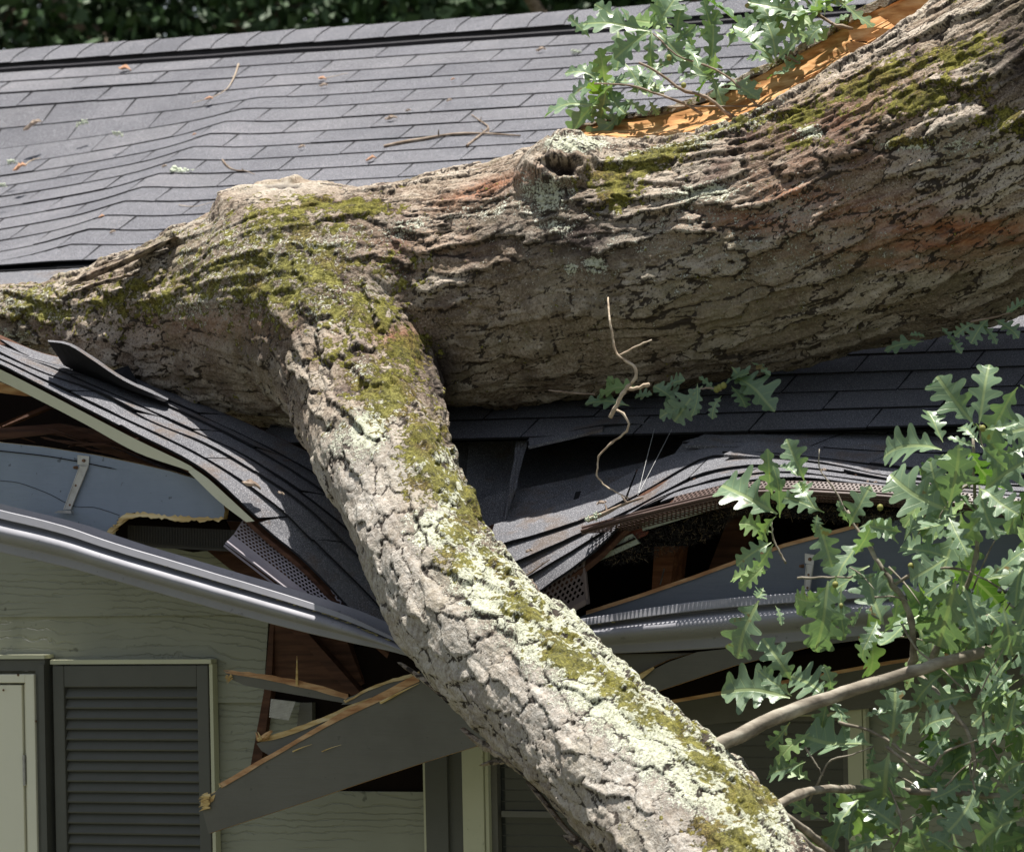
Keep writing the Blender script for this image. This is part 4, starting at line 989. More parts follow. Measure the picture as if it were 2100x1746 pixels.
for li, L in enumerate(LD):
    a, b, q = near(V, L, True); wgt = Wt[li]; m = wgt > .03
    if not m.any(): continue
    X = q[m]; ofs = 31.7 * li; mid_ = len(L[0]) // 2
    cv = np.array(CAM) - L[0]; c0 = np.interp(X[:, 0], L[5], np.unwrap(np.arctan2((cv * L[4]).sum(1), (cv * L[3]).sum(1))))
    th = np.arctan2(X[:, 2], X[:, 1]) - c0; th = (th + np.pi) % (2 * np.pi) - np.pi
    S2 = np.stack([X[:, 0], th * np.interp(X[:, 0], L[5], L[1]), np.zeros(len(th))], 1)      # unrolled bark coordinates
    thin = li == 2; smo = SM[m]
    kx, ky = (8.5, 16) if thin else (7.5, 20) if li == 1 else (5.2, 19)
    g = S2 * np.array([kx, ky, 1]) + ofs
    def wr(f, sd): return np.stack([fbm(g * f, 3, sd) - .5, fbm(g * f, 3, sd + 1) - .5, np.zeros(len(g))], 1)
    w1, w2, w3 = wr(.8, 21), wr(3.0, 24), wr(9.0, 27)
    gw = g + w1 * 1.3 + w2 * .55 + w3 * .28
    f1_, f2_, id1, dv = voro(gw, 40); e1 = f2_ - f1_
    gb = g * 2.4 + w1 * 2.4 + w2 * 1.3 + w3 * .6 + 5
    f1b, f2b, id2, dv2 = voro(gb, 60); e2 = f2b - f1b
    tr_ = fbm(g * np.array([.55, 1.5, 1]) + w1 * .9 + w2 * .35 + w3 * .15, 3, 80, .4); q_ = tr_ * 15; fl = np.floor(q_); fr = q_ - fl; te = (fl + sstep(.0, .07, fr)) / 15
    fine = fbm(g * np.array([4, 7, 1]) + w3, 4, 33) - .5
    str_ = fbm(g * np.array([1.2, 7, 1]) + w2, 3, 70) - .5
    fm_ = face[m] > .2; sg = -np.sign(np.corrcoef(th[fm_], V[m][fm_, 2])[0, 1])
    lift = sstep(-.15, .42, dv[:, 1] * sg) * (.35 + .65 * (id1 > .4)); lift2 = sstep(-.1, .4, dv2[:, 1] * sg)   # plates curl up along their lower edge
    crk = 1 - sstep(.02, .11, e1 + .01 * smo); crk2 = (1 - sstep(.02, .13, e2)) * (.55 + .4 * (id1 > .45)); edge = np.maximum(0, 1 - fr / .06) * .85
    h = .008 * sstep(.0, .12, e1) + .014 * (id1 - .5) + .016 * lift + .0045 * sstep(0, .14, e2) + .006 * (id2 - .5) + .006 * lift2 + .022 * (te - .5) + .006 * fine + .004 * str_ * (0.4 if thin else 1)
    h2 = .005 * sstep(.0, .10, e1) + .007 * (id1 - .5) + .006 * lift + .0018 * sstep(0, .12, e2) + .0022 * (id2 - .5) + .013 * (te - .5) + .0025 * fine
    h = .76 * h * (1 - smo) + .72 * h2 * smo
    ck = np.clip(np.maximum(np.maximum(crk, crk2 * (1 - smo * .8)), edge), 0, 1)
    H_[m] += wgt[m] * h; CK[m] += wgt[m] * ck; PD[m] += wgt[m] * (id1 * .55 + id2 * .45); GC[m] += wgt[m][:, None] * X; Wsum[m] += wgt[m]
H_ /= Wsum; H_ -= H_.mean() + .002; CK /= Wsum; PD /= Wsum; GC /= Wsum[:, None]
MOSS = blobs([(600,455,150,60,0,.70),(650,415,60,20,0,.85),(740,425,90,24,0,.92),(580,560,250,110,0,.72),(460,540,140,70,-20,.56),(740,640,120,70,20,.76),(835,715,60,50,0,1.0),(790,800,90,80,0,.82),(700,720,60,40,0,.6),(865,905,60,70,10,.9),(890,985,75,50,0,.84),(945,1090,50,60,20,.7),
 (300,600,250,70,-8,.60),(80,625,130,60,0,.64),(1262,378,60,52,0,1.05),(1340,325,100,26,-15,1.0),(1500,262,120,16,-18,.8),(1650,232,110,26,-25,.74),(1790,165,140,34,-25,.9),(1890,200,130,44,-10,.86),(1960,110,110,44,-20,.74),(2080,250,80,50,0,.7),(1850,290,70,14,0,.85),(1670,290,60,16,0,.62),(1600,300,80,20,-10,.5),
 (965,1040,40,90,8,.92),(1165,1350,70,40,20,1.0),(1080,1250,80,30,30,.8),(1130,1300,70,34,30,.7),(1240,1400,80,34,40,.66),(1300,1440,130,34,40,.76),(1400,1500,110,30,38,.76),(930,1150,60,40,30,.66),(1450,1570,70,30,30,.88),(1540,1640,70,50,35,.92),(1490,1720,100,45,20,.86),(1000,1130,50,20,20,.7),(1040,1180,60,20,30,.6),(700,500,80,60,0,.5)])
LICH = blobs([(755,880,46,56,30,1.0),(700,900,60,60,0,.5),(930,1010,50,60,0,.9),(560,540,280,130,0,.50),(1500,480,500,160,0,.30),(745,760,40,40,0,.6),(890,950,70,50,0,.8),(920,1090,90,50,10,1.05),(1020,1200,120,80,40,1.2),(1130,1295,130,84,42,1.2),(1235,1400,140,84,42,1.2),(1340,1490,150,84,41,1.15),(1450,1580,130,90,40,1.1),(1550,1690,110,90,45,1.05),(1330,1590,70,30,40,.5),
 (1360,312,110,18,-12,1.1),(1180,292,70,20,0,1.1),(1120,400,60,50,0,.75),(1140,460,60,30,0,.5),(1220,545,24,20,0,1.1),(1172,552,12,12,0,1.1),(1440,395,90,24,-5,.75),(1540,540,60,20,0,.3),(1500,262,100,14,-15,.9),(1560,215,60,16,-25,.75),(1660,270,34,18,0,.85),(1855,296,70,14,0,1.0),(640,500,170,80,0,.5),(700,620,120,90,0,.52),(400,620,160,60,0,.42),(60,620,120,50,0,.58),(10,700,60,40,0,.6),(790,830,90,80,0,.55),(1960,300,140,50,0,.42),(1000,430,120,24,-10,.42),(830,470,70,24,-10,.62)])
RED = blobs([(1980,468,200,24,0,1),(1640,400,110,30,5,.75),(1560,455,120,26,5,.7),(1800,440,160,40,0,.55),(1900,500,160,20,8,.6),(850,500,110,50,-10,.35),(1000,385,120,18,-18,.8),(1720,250,160,70,-20,.45),(420,670,160,40,0,.35),(820,690,50,24,0,.8),(690,640,60,60,0,.2),(1950,500,240,14,-3,.9),(1880,540,120,14,0,.6),(1700,330,180,40,-10,.4)])
ALG_SHADE = blobs([(1500,640,500,130,0,1),(1900,570,300,80,0,.9),(1100,700,250,90,0,.8),(500,760,200,60,0,.3)])  # olive algae tone, darkened to paint in the trunk's shaded lower front
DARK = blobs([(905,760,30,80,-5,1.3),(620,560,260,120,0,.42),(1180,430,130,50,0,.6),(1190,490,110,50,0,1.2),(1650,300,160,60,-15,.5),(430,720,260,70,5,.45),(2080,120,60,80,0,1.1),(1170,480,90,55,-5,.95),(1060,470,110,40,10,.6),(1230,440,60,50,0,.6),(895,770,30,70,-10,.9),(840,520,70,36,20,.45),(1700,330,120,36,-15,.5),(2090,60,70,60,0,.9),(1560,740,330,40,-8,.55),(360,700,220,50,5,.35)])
PALE = blobs([(575,372,95,24,-5,1.0),(640,380,36,20,10,.6)])
# moss and lichen stand proud of the bark; craters of the two knots
H_ += (.0045 * sstep(.4, .8, MOSS + (fbm(V * 28, 4, 90) - .5) * 1.6) * (.5 + fbm(V * 62, 2, 91)))
H_ += (.0022 * sstep(.4, .7, LICH + (fbm(V * 30, 4, 95) - .5) * 1.6) * (.4 + fbm(V * 62, 2, 96)))
H_ = H_ * (1 - PALE * .9); CK *= (1 - PALE)
def crater(u, v, a, b, depthm, rimh, rimw=1.55):
    global H_, CK, DARK
    d = np.sqrt(((PU - u) / a) ** 2 + ((PV - v) / b) ** 2); ff = sstep(-.2, .2, face)
    ang = np.arctan2(PV - v, PU - u); d = d * (1 + .10 * np.sin(ang * 5 + 1) + .06 * np.sin(ang * 9))
    H_ -= depthm * (1 - sstep(.55, 1.05, d)) * ff
    H_ += rimh * np.exp(-((d - rimw) / .45) ** 2) * ff * (1 + .35 * np.sin(ang * 11) * (fbm(V * 40, 2, 8)))
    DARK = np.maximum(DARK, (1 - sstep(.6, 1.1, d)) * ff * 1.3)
crater(1153, 342, 30, 17, .045, .014)
crater(582, 380, 42, 6, .014, .004, 2.2)
for _ in range(2):                            # one light smoothing of the relief over each facet's corners
    Hq = H_[LI].reshape(-1, 4).mean(1) if nl == npoly * 4 else None
    if Hq is None: break
    acc = np.bincount(LI, np.repeat(Hq, 4), nv); cn_ = np.bincount(LI, minlength=nv); H_ = .5 * H_ + .5 * acc / np.maximum(cn_, 1)
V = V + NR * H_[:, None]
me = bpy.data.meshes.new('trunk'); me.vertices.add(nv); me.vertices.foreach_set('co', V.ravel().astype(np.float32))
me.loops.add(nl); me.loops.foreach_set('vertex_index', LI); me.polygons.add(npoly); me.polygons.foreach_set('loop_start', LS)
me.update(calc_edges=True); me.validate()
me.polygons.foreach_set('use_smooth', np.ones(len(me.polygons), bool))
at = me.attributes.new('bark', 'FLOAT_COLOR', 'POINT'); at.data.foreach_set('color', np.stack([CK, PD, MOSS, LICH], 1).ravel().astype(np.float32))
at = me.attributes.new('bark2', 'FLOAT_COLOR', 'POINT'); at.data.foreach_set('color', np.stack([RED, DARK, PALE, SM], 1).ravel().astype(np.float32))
at = me.attributes.new('algae_shade', 'FLOAT', 'POINT'); at.data.foreach_set('value', ALG_SHADE.astype(np.float32))
at = me.attributes.new('grain', 'FLOAT_VECTOR', 'POINT'); at.data.foreach_set('vector', GC.ravel().astype(np.float32))
me.materials.append(MT['bark'])
oak = empty('fallen_oak_tree', P(1250, 900, .3), 'huge mossy oak trunk fallen across the roof with its limb through the eave', 'tree')
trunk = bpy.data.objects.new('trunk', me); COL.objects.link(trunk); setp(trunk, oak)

def bark_attrs(o, moss=0., lich=0., pale=0.):
    me = o.data; n = len(me.vertices); v = np.empty(n * 3); me.vertices.foreach_get('co', v); v = v.reshape(-1, 3)
    ck = sstep(.5, .62, fbm(v * np.array([60, 60, 90]), 3, 3)); pdv = fbm(v * 30, 3, 4)
    a = me.attributes.new('bark', 'FLOAT_COLOR', 'POINT'); a.data.foreach_set('color', np.stack([ck, pdv, np.full(n, moss), np.full(n, lich)], 1).ravel().astype(np.float32))
    a = me.attributes.new('bark2', 'FLOAT_COLOR', 'POINT'); a.data.foreach_set('color', np.stack([np.zeros(n), np.zeros(n), np.full(n, pale), np.zeros(n)], 1).ravel().astype(np.float32))
    a = me.attributes.new('grain', 'FLOAT_VECTOR', 'POINT'); a.data.foreach_set('vector', v.ravel().astype(np.float32))

# ---- torn strip of wood standing off the trunk
YB = lambda u: .54 + (u - 1160) * .00008
topl = [(1166,274),(1210,258),(1260,247),(1320,240),(1380,229),(1460,203),(1540,165),(1620,124),(1700,77),(1750,45),(1792,24),(1852,-2),(1960,-70),(2100,-150)]
lowl = [(1190,290),(1240,296),(1300,300),(1380,285),(1440,270),(1520,250),(1570,225),(1652,190),(1772,130),(1800,100),(1860,70),(1930,40),(2010,5),(2150,-80)]
n = 90
TT = cr([P(u, v, YB(u) + .17) for u, v in topl], n); LL = cr([P(u, v, YB(u) - .05) for u, v in lowl], n)
mb = MB(); K_ = 14; vs = []
for i in range(n):
    wg_ = min(1, i / 12)
    for k in range(K_):
        t = k / (K_ - 1); q = TT[i].lerp(LL[i], t); conc = math.sin(t * math.pi) * .045 * wg_
        g_ = .006 * math.sin(t * 23 + i * .09) + .004 * math.sin(t * 51 + i * .23 + 2) + .002 * random.uniform(-1, 1)
        vs.append(q + Vector((0, conc + g_, 0)))
mb.add(vs, [(i*K_+k, i*K_+k+1, (i+1)*K_+k+1, (i+1)*K_+k) for i in range(n-1) for k in range(K_-1)])
sw = mb.build('split_wood', MT['split'], oak, smooth=True); tag(sw, 'fresh orange split wood under the torn bark strip')
mb = MB()                                     # bark along its back and top
vs = []; rs = random.Random(9)
for i in range(n):
    j1, j2 = rs.uniform(-.004, .004), rs.uniform(-.003, .004); wid = min(1, .25 + i / 40)
    q = TT[i]
    vs += [q + Vector((0, .004, -.004 + j2)), q + Vector((0, -.010, .003 + j1)), q + Vector((0, -.006, .024 * wid + j1)), q + Vector((0, .03, .030 * wid + j2)), q + Vector((0, .09 * wid, .0)), LL[i] + Vector((0, .14, -.06))]
mb.add(vs, [(i*6+k, i*6+k+1, (i+1)*6+k+1, (i+1)*6+k) for i in range(n-1) for k in range(5)])
sb = mb.build('bark_strip', MT['bark'], oak); bark_attrs(sb, .25, .3)
mb = MB()                                     # loose blocks of wood in the split
def chunk(pts, Y, ext, m='split', nm='split_block'):
    q = MB(); q.prism([P(u, v, Y) for u, v in pts], ext, 0); q.build(nm, MT[m], oak)
chunk([(1736,92),(1748,84),(1800,96),(1826,104),(1790,124),(1752,130)], .57, (0,.10,.01))
chunk([(1740,62),(1790,56),(1850,62),(1842,74),(1800,86),(1748,84)], .59, (0,.06,.0))
chunk([(1800,30),(1860,0),(1980,-20),(1960,10),(1900,30),(1845,60)], .60, (0,.05,.0))
chunk([(1190,284),(1220,276),(1252,281),(1246,290),(1200,290)], .52, (0,.03,.0))
for k in range(16):
    u = random.uniform(1600, 1960); v = np.interp(u, [1600,1700,1800,1960], [190,140,70,5]) + random.uniform(-20, 12); L = random.uniform(20, 60)
    mb = MB(); mb.tube(PL([(u, v, YB(u)-.02), (u+L, v-L*.55, YB(u)+.04)]), [.003, .001], 5); mb.build('wood_splinter', MT['split'], oak)
chunk([(1742,82),(1800,84),(1846,72),(1850,80),(1800,98),(1752,94)], .60, (0,.02,0), 'dark', 'split_hollow')
# ragged loose bark: along the ridge line of the left limb, on the trunk top and under the lower limb
def ragged(lst, label=None):
    for (pts, w_, th) in lst:
        mb = MB()
        c = cr([P(*p) for p in pts], 18); vs = []
        for i, p in enumerate(c):
            t = i / 17; ww = w_ * math.sin(min(1, t * 3 + .12) * 1.57) * (1 - t ** 4 * .8) * random.uniform(.75, 1.2)
            vs += [p + Vector((0, -.004, -ww * .5)), p + Vector((0, -.010, 0)) + Vector((0, 0, random.uniform(-.002, .002))), p + Vector((0, .0, ww * .5)), p + Vector((0, th, ww * .2)), p + Vector((0, th, -ww * .4))]
        mb.add(vs, [(i*5+k, i*5+(k+1)%5, (i+1)*5+(k+1)%5, (i+1)*5+k) for i in range(17) for k in range(5)] + [(0,1,2,3,4)])
        o = mb.build('loose_bark', MT['bark'], oak); bark_attrs(o, 0, .1)
ragged([([(135,585,.20),(190,560,.22),(250,536,.25),(310,508,.27),(360,486,.28)], .020, .03), ([(165,572,.24),(230,542,.27),(300,512,.3),(345,495,.3)], .012, .02), ([(215,540,.27),(270,522,.29),(330,500,.3)], .012, .02),
 ([(150,598,.18),(220,575,.2),(280,560,.2)], .010, .02),
 ([(930,400,.30),(980,380,.32),(1040,350,.33),(1090,328,.33)], .016, .02), ([(960,372,.36),(1010,352,.38),(1060,335,.38)], .012, .02), ([(1010,392,.3),(1060,362,.31),(1100,340,.31)], .012, .02), ([(900,412,.33),(960,398,.32),(1020,372,.32)], .012, .02)])
ragged([([(946,1492,-.74),(980,1520,-.77),(1030,1550,-.82),(1080,1590,-.87),(1110,1620,-.9)], .022, .02), ([(986,1568,-.74),(1010,1562,-.76),(1040,1562,-.8)], .014, .015),
 ([(818,1358,-.55),(850,1380,-.58),(880,1402,-.62),(920,1440,-.68)], .014, .015), ([(1080,1600,-.86),(1120,1650,-.92),(1160,1700,-.97),(1185,1720,-1.0)], .014, .02), ([(1155,1712,-.98),(1190,1735,-1.02),(1230,1760,-1.05)], .02, .02)])
# small knob on the lower limb
# ------------------------------------------------------------------ twigs and leaves
HALF0 = [(0,.012),(.06,.016),(.12,.035),(.17,.075),(.215,.145),(.255,.165),(.29,.135),(.31,.085),(.345,.075),(.385,.12),(.42,.22),(.465,.27),(.505,.255),(.53,.18),(.545,.11),(.58,.10),(.62,.15),(.66,.25),(.71,.285),(.755,.25),(.765,.17),(.785,.12),(.82,.115),(.855,.165),(.90,.195),(.94,.165),(.955,.10),(.985,.075),(1.01,.03),(1.015,0)]
HALF = [(q[0], max(0, q[1])) for q in cr([(a, b, 0) for a, b in HALF0], 52)]
HALF[-1] = (1.015, 0)
def leaf(mb, tl, uvs, base, tip, nrm, wid=1.0, curl=.15, fold=.18, rnd=random, bright=0, tint=None):
    ax = tip - base; L = ax.length
    if L < 1e-4: return
    ax /= L; nrm = (nrm - ax * nrm.dot(ax)).normalized(); sd = ax.cross(nrm)
    tint = rnd.random() if tint is None else tint
    kl = [rnd.uniform(.72, 1.28) for _ in range(2)] ; ph = rnd.uniform(0, 6); tw = rnd.uniform(-.5, .5); bd = rnd.uniform(-.14, .14)
    vs = []; uv = []; rows = len(HALF); idx = {}
    sc_ = [[rnd.uniform(.8, 1.2) for _ in range(5)] for _ in range(2)]; sh_ = [rnd.uniform(-.03, .03) for _ in range(2)]
    def place(t, w_):
        lat = w_ * L * wid; z = -fold * -abs(lat) * 1.0 - curl * L * (t - .3) ** 2 * 1.3 + .012 * L * math.sin(t * 14 + ph) * (abs(w_) * 6) + .02 * L * math.sin(ph * 2 + t * 7 + w_ * 9)
        a = tw * t; ca, sa = math.cos(a), math.sin(a)
        return base + ax * (t * L) + sd * (lat * ca - z * sa * .4 + bd * L * math.sin(t * 2.4)) + nrm * (z * ca + lat * sa)
    for i, (t, w_) in enumerate(HALF):
        vs.append(place(t, 0)); uv.append((t, 0))
        for side in (0, 1):
            lobe = 0 if t < .33 else 1 if t < .56 else 2 if t < .78 else 3
            ww = w_ * sc_[side][lobe] * (1 if side else -1); tt = t + (sh_[side] if .1 < t < .95 else 0) + (abs(ww) * .10 if t < .95 else 0)
            vs.append(place(t * .5 + tt * .5, ww * .5)); uv.append((t, ww * .5)); vs.append(place(tt, ww)); uv.append((tt, ww))
    fs = []
    for i in range(rows - 1):
        a, b = i * 5, (i + 1) * 5
        fs += [(a, b, b + 3, a + 3), (a + 3, b + 3, b + 4, a + 4), (a, a + 1, b + 1, b), (a + 1, a + 2, b + 2, b + 1)]
    mb.add(vs, fs, bright); tl += [tint] * len(vs); uvs += uv
def build_leaves(mb, tl, uvs, name, parent, label=None):
    o = mb.build(name, [MT['leaf'], MT['leafb'], MT['twig'], MT['acorn']], parent, smooth=True); set_tint(o, tl)
    ul = o.data.uv_layers.new(name='UVMap'); li = np.empty(len(o.data.loops), dtype=np.int32); o.data.loops.foreach_get('vertex_index', li)
    ul.data.foreach_set('uv', np.array(uvs, dtype=np.float32)[li].ravel())
    if label: tag(o, label)
    return o
class LG:
    def __init__(s): s.mb = MB(); s.t = []; s.u = []; s.rnd = random.Random(21)
    def leaf2(s, u0, v0, u1, v1, Y0, Y1, wid=1., side=0., up=.3, bright=0, curl=.15, tint=None):
        b, t = P(u0, v0, Y0), P(u1, v1, Y1)
        n = (-CD + CU * up + CR * side).normalized()
        leaf(s.mb, s.t, s.u, b, t, n, wid * s.rnd.uniform(.9, 1.1), curl + s.rnd.uniform(-.05, .3), s.rnd.uniform(.05, .5), s.rnd, bright, tint)
    def rand(s, u, v, Y, size, gdir=None, bright=0):
        b = P(u, v, Y); L = size * depth(b) / F
        a = s.rnd.uniform(0, 6.28) if gdir is None else gdir + s.rnd.uniform(-.9, .9)
        d = (CR * math.cos(a) - CU * math.sin(a)) + CD * s.rnd.uniform(-.7, .7); d.normalize()
        n = (-CD * s.rnd.uniform(.2, 1) + Vector((0, 0, 1)) * s.rnd.uniform(-.1, 1.2) + CR * s.rnd.uniform(-.8, .8)).normalized()
        leaf(s.mb, s.t, s.u, b, b + d * L, n, s.rnd.uniform(.85, 1.15), s.rnd.uniform(-.1, .4), s.rnd.uniform(0, .4), s.rnd, bright)

# right-hand branch: main stem and twigs
br = MB()
STRAIGHT = [False]
def stem(pts, r0, r1, n=14, jit=.05, m=0):
    c = (lin if STRAIGHT[0] else cr)([P(*p) for p in pts], n); nd = random.randint(2, 4)
    if r0 > .001: c = [q + Vector((random.gauss(0, 1), random.gauss(0, 1), random.gauss(0, 1))) * (min(r0, .006) * .22) for q in c]
    br.tube(c, [(r0 + (r1 - r0) * i / (n - 1)) * (1.28 if (i + nd) % 5 == 0 and r0 < .012 else 1) for i in range(n)], 10 if r0 > .01 else 6, m, jit)
stem([(1440,1545,-1.05),(1500,1515,-1.0),(1580,1475,-.92),(1700,1430,-.84),(1800,1398,-.76),(1900,1368,-.70),(2025,1332,-.62),(2200,1290,-.42)], .0185, .012, 30, .07)
stem([(1570,1660,-1.1),(1640,1628,-.95),(1700,1616,-.80),(1780,1617,-.62),(1900,1622,-.6),(2060,1630,-.55),(2200,1640,-.5)], .011, .006, 20)
stem([(1580,1655,-1.1),(1650,1700,-.98),(1720,1760,-.76),(1800,1840,-.78)], .010, .007)
stem([(1590,1690,-1.15),(1680,1746,-1.0),(1760,1800,-.8)], .011, .008)
stem([(1868,1375,-.54),(1874,1320,-.58),(1862,1250,-.60),(1830,1195,-.62),(1790,1135,-.62),(1755,1080,-.60),(1738,1045,-.6)], .010, .003, 24, .12)
stem([(1740,1062,-.6),(1710,1000,-.6),(1682,965,-.6),(1680,920,-.6)], .003, .0012)
stem([(1830,1200,-.62),(1870,1178,-.62),(1930,1165,-.6),(1990,1172,-.6),(2060,1210,-.6)], .004, .002)
stem([(1635,1185,-.62),(1700,1183,-.62),(1750,1183,-.62)], .003, .002)
stem([(1612,1155,-.62),(1598,1130,-.62),(1585,1100,-.62),(1582,1070,-.62)], .003, .002)
stem([(1900,1370,-.52),(1925,1320,-.55),(1945,1280,-.55),(1990,1180,-.55),(2005,1100,-.55),(1998,1020,-.55),(1996,900,-.55)], .009, .003, 24, .08)
stem([(1885,1385,-.54),(1940,1440,-.58),(1985,1500,-.6),(2000,1560,-.6),(1990,1600,-.6)], .007, .004, 16, .1)
stem([(1850,1280,-.6),(1880,1330,-.62),(1930,1370,-.62),(1985,1420,-.62)], .003, .002)
stem([(2015,1420,-.6),(2020,1500,-.6),(2050,1560,-.6)], .004, .002)
stem([(1720,1480,-.66),(1790,1500,-.66),(1860,1545,-.66),(1920,1580,-.66)], .004, .003)
stem([(1660,1640,-.68),(1680,1600,-.7),(1700,1560,-.7),(1740,1548,-.7),(1790,1530,-.68)], .003, .0015)
stem([(1650,1530,-.7),(1670,1560,-.7),(1688,1590,-.7)], .0025, .0015)
stem([(1820,1530,-.68),(1900,1590,-.66),(1940,1540,-.64),(2060,1500,-.6)], .004, .0025)
stem([(2000,1620,-.6),(1990,1560,-.6),(2040,1520,-.6),(2100,1480,-.6)], .003, .002)
stem([(1995,990,-.55),(1960,1010,-.56),(1935,1045,-.58),(1925,1070,-.58)], .003, .0015)
stem([(2010,870,-.55),(2015,915,-.55),(2046,940,-.55),(2056,972,-.55)], .002, .0025)
stem([(1820,1600,-.68),(1850,1690,-.68),(1830,1746,-.68)], .003, .002)
for k in range(26):
    u, v = random.uniform(1700, 2150), random.uniform(1080, 1760); a = random.uniform(-1.2, 1.2); L = random.uniform(40, 130)
    Y = random.uniform(-.75, -.45); stem([(u, v, Y), (u + L*.5*math.cos(a), v + L*.5*math.sin(a) - 6, Y), (u + L*math.cos(a), v + L*math.sin(a), Y-.02)], random.uniform(.0015,.003), .001, 6)
branch = br.build('branch', m_wood('branch_bark', (.10, .085, .065), (.24, .21, .165), (.40, .37, .30), .5, 'd', .85), oak, smooth=True); tag(branch, 'grey leafy branch growing out of the lower limb at right')
G_ = LG(); L2 = G_.leaf2
# (base, tip) of the leaves that stand out, read in the picture; Y is their distance in front of the eave
big = [
 (2008,868,2026,745,1.1),(1998,872,1930,770,1.15),(2005,905,1968,870,.9),(2020,880,2085,862,.8),
 (1930,920,1795,930,1.1),(1935,905,1912,835,1.0),(1935,930,1885,970,.8),(2010,912,2060,960,.8),(2000,915,1945,895,.7),(2060,928,2110,900,1.2),
 (1650,985,1618,905,1.2),(1636,975,1600,950,.8),(1594,1050,1486,970,1.2),(1582,1020,1566,930,.7),(1600,1062,1598,965,.7),(1672,1040,1640,980,.9),
 (1640,985,1650,1010,1.0),(1690,1050,1600,1020,.8),(1590,1058,1556,1118,.8),(1676,1055,1672,1090,1.3),(1680,1070,1706,1160,1.15),(1582,1090,1515,1075,1.1),(1582,1110,1512,1150,1.0),(1585,1115,1532,1178,.9),
 (1572,1165,1500,1170,.9),(1566,1160,1512,1200,1.0),(1740,1080,1765,1000,1.2),(1752,1140,1790,1080,.8),(1740,1072,1720,1030,.6),(1850,1090,1790,1075,1.1),(1925,1060,1840,1090,.9),
 (1842,1110,1760,1060,.9),(1944,1046,1830,960,1.3),(1945,1045,1908,940,1.0),(1946,1040,1970,920,1.2),(1990,1000,1935,925,1.0),(2010,1000,2090,1040,1.3),(2015,1010,2110,950,1.3),(2008,995,2050,1100,.9),
 (1942,1140,1850,1110,1.1),(1944,1142,1860,1180,1.2),(1960,1180,1895,1200,1.0),(1965,1190,1900,1240,1.2),(1945,1060,1990,1130,.9),(1870,1090,1905,1150,1.0),
 (1782,1230,1756,1165,.9),(1812,1280,1790,1175,1.3),(1700,1230,1625,1215,1.15),(1700,1200,1640,1260,.8),(1565,1205,1548,1225,1.0),(1556,1230,1512,1345,1.25),(1590,1240,1600,1280,.7),
 (1700,1190,1690,1330,1.2),(1715,1180,1675,1340,.9),(1725,1200,1735,1300,.7),(1800,1270,1772,1320,.9),(1800,1290,1760,1360,1.0),(1770,1240,1745,1280,.6),(1812,1300,1840,1230,.7),
 (1960,1190,1918,1330,1.2),(1975,1200,2010,1310,1.2),(1985,1225,2050,1270,1.1),(1950,1180,1885,1200,.9),(2070,1170,2110,1240,1.2),(2030,1180,2090,1120,.9),(2060,1240,2090,1340,1.2),
 (1625,1395,1570,1310,1.2),(1620,1428,1480,1420,1.15),(1625,1425,1560,1370,.9),(1697,1432,1612,1380,1.15),(1700,1430,1692,1378,.8),(1702,1432,1725,1480,.9),(1695,1436,1680,1510,.9),
 (1825,1530,1830,1410,1.15),(1790,1528,1655,1500,1.2),(1792,1530,1782,1572,.9),(1820,1545,1790,1680,1.3),(1620,1480,1565,1530,.7),(1660,1500,1590,1560,.9),(1770,1470,1820,1440,.8),
 (1932,1380,1870,1440,1.1),(1980,1425,1900,1450,1.2),(2000,1440,2040,1395,.8),(2080,1380,2010,1420,1.1),(2085,1420,2070,1500,1.0),(1880,1500,1930,1460,1.0),(1950,1490,1900,1540,1.0),
 (1650,1560,1565,1570,.9),(1662,1600,1600,1560,1.0),(1700,1600,1712,1680,1.1),(1760,1640,1745,1720,.7),(1850,1700,1780,1640,1.2),(1880,1690,1900,1746,1.1),(1900,1640,1960,1600,1.1),(2000,1620,1940,1700,1.2),(2060,1640,2020,1700,1.1),(2100,1560,2040,1600,1.1),(2090,1680,2000,1740,1.2),(1960,1746,1900,1700,1.0),(1820,1720,1740,1740,.9),(1690,1680,1620,1640,.8),(1640,1690,1660,1740,.8),(2095,1300,2020,1340,1.2),(2090,1480,2000,1500,1.2),
]
rnd = random.Random(4)
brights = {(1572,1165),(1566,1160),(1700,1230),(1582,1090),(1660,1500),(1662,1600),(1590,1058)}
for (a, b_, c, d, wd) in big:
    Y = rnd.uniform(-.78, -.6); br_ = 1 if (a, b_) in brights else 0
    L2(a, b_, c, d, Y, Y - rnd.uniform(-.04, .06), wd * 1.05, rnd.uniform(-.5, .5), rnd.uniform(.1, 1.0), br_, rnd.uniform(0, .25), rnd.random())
def dens(u, v):
    if v < 1080: return 1 if u > 1890 + (1080 - v) * .1 and v > 960 else (.35 if u > 1960 else 0)
    if v < 1400: return 1 if u > 1880 else (.25 if u > 1700 and v < 1260 else 0)
    return 1 if u > 1860 - (v - 1400) * .15 else (.45 if u > 1690 and v > 1580 else (.1 if u > 1560 and v > 1540 else 0))
cnt = 0
while cnt < 215:
    u, v = rnd.uniform(1560, 2330), rnd.uniform(780, 1900)
    if rnd.random() > dens(u, min(v, 1746)): continue
    G_.rand(u, v, rnd.uniform(-.62, -.30), rnd.uniform(92, 160), 1.3 + rnd.uniform(-1.5, 1.5), 1 if rnd.random() < .16 else 0); cnt += 1
def acorn(G, u, v, Y, r=.008):
    p = P(u, v, Y); n0 = len(G.mb.v); G.mb.tube([p + Vector((0,0,-r)), p + Vector((0,0,-r*.7)), p, p + Vector((0,0,r*.7)), p + Vector((0,0,r))], [r*.2, r*.75, r, r*.75, r*.2], 8, 3)
    k = len(G.mb.v) - n0; G.t += [.5]*k; G.u += [(0,.5)]*k
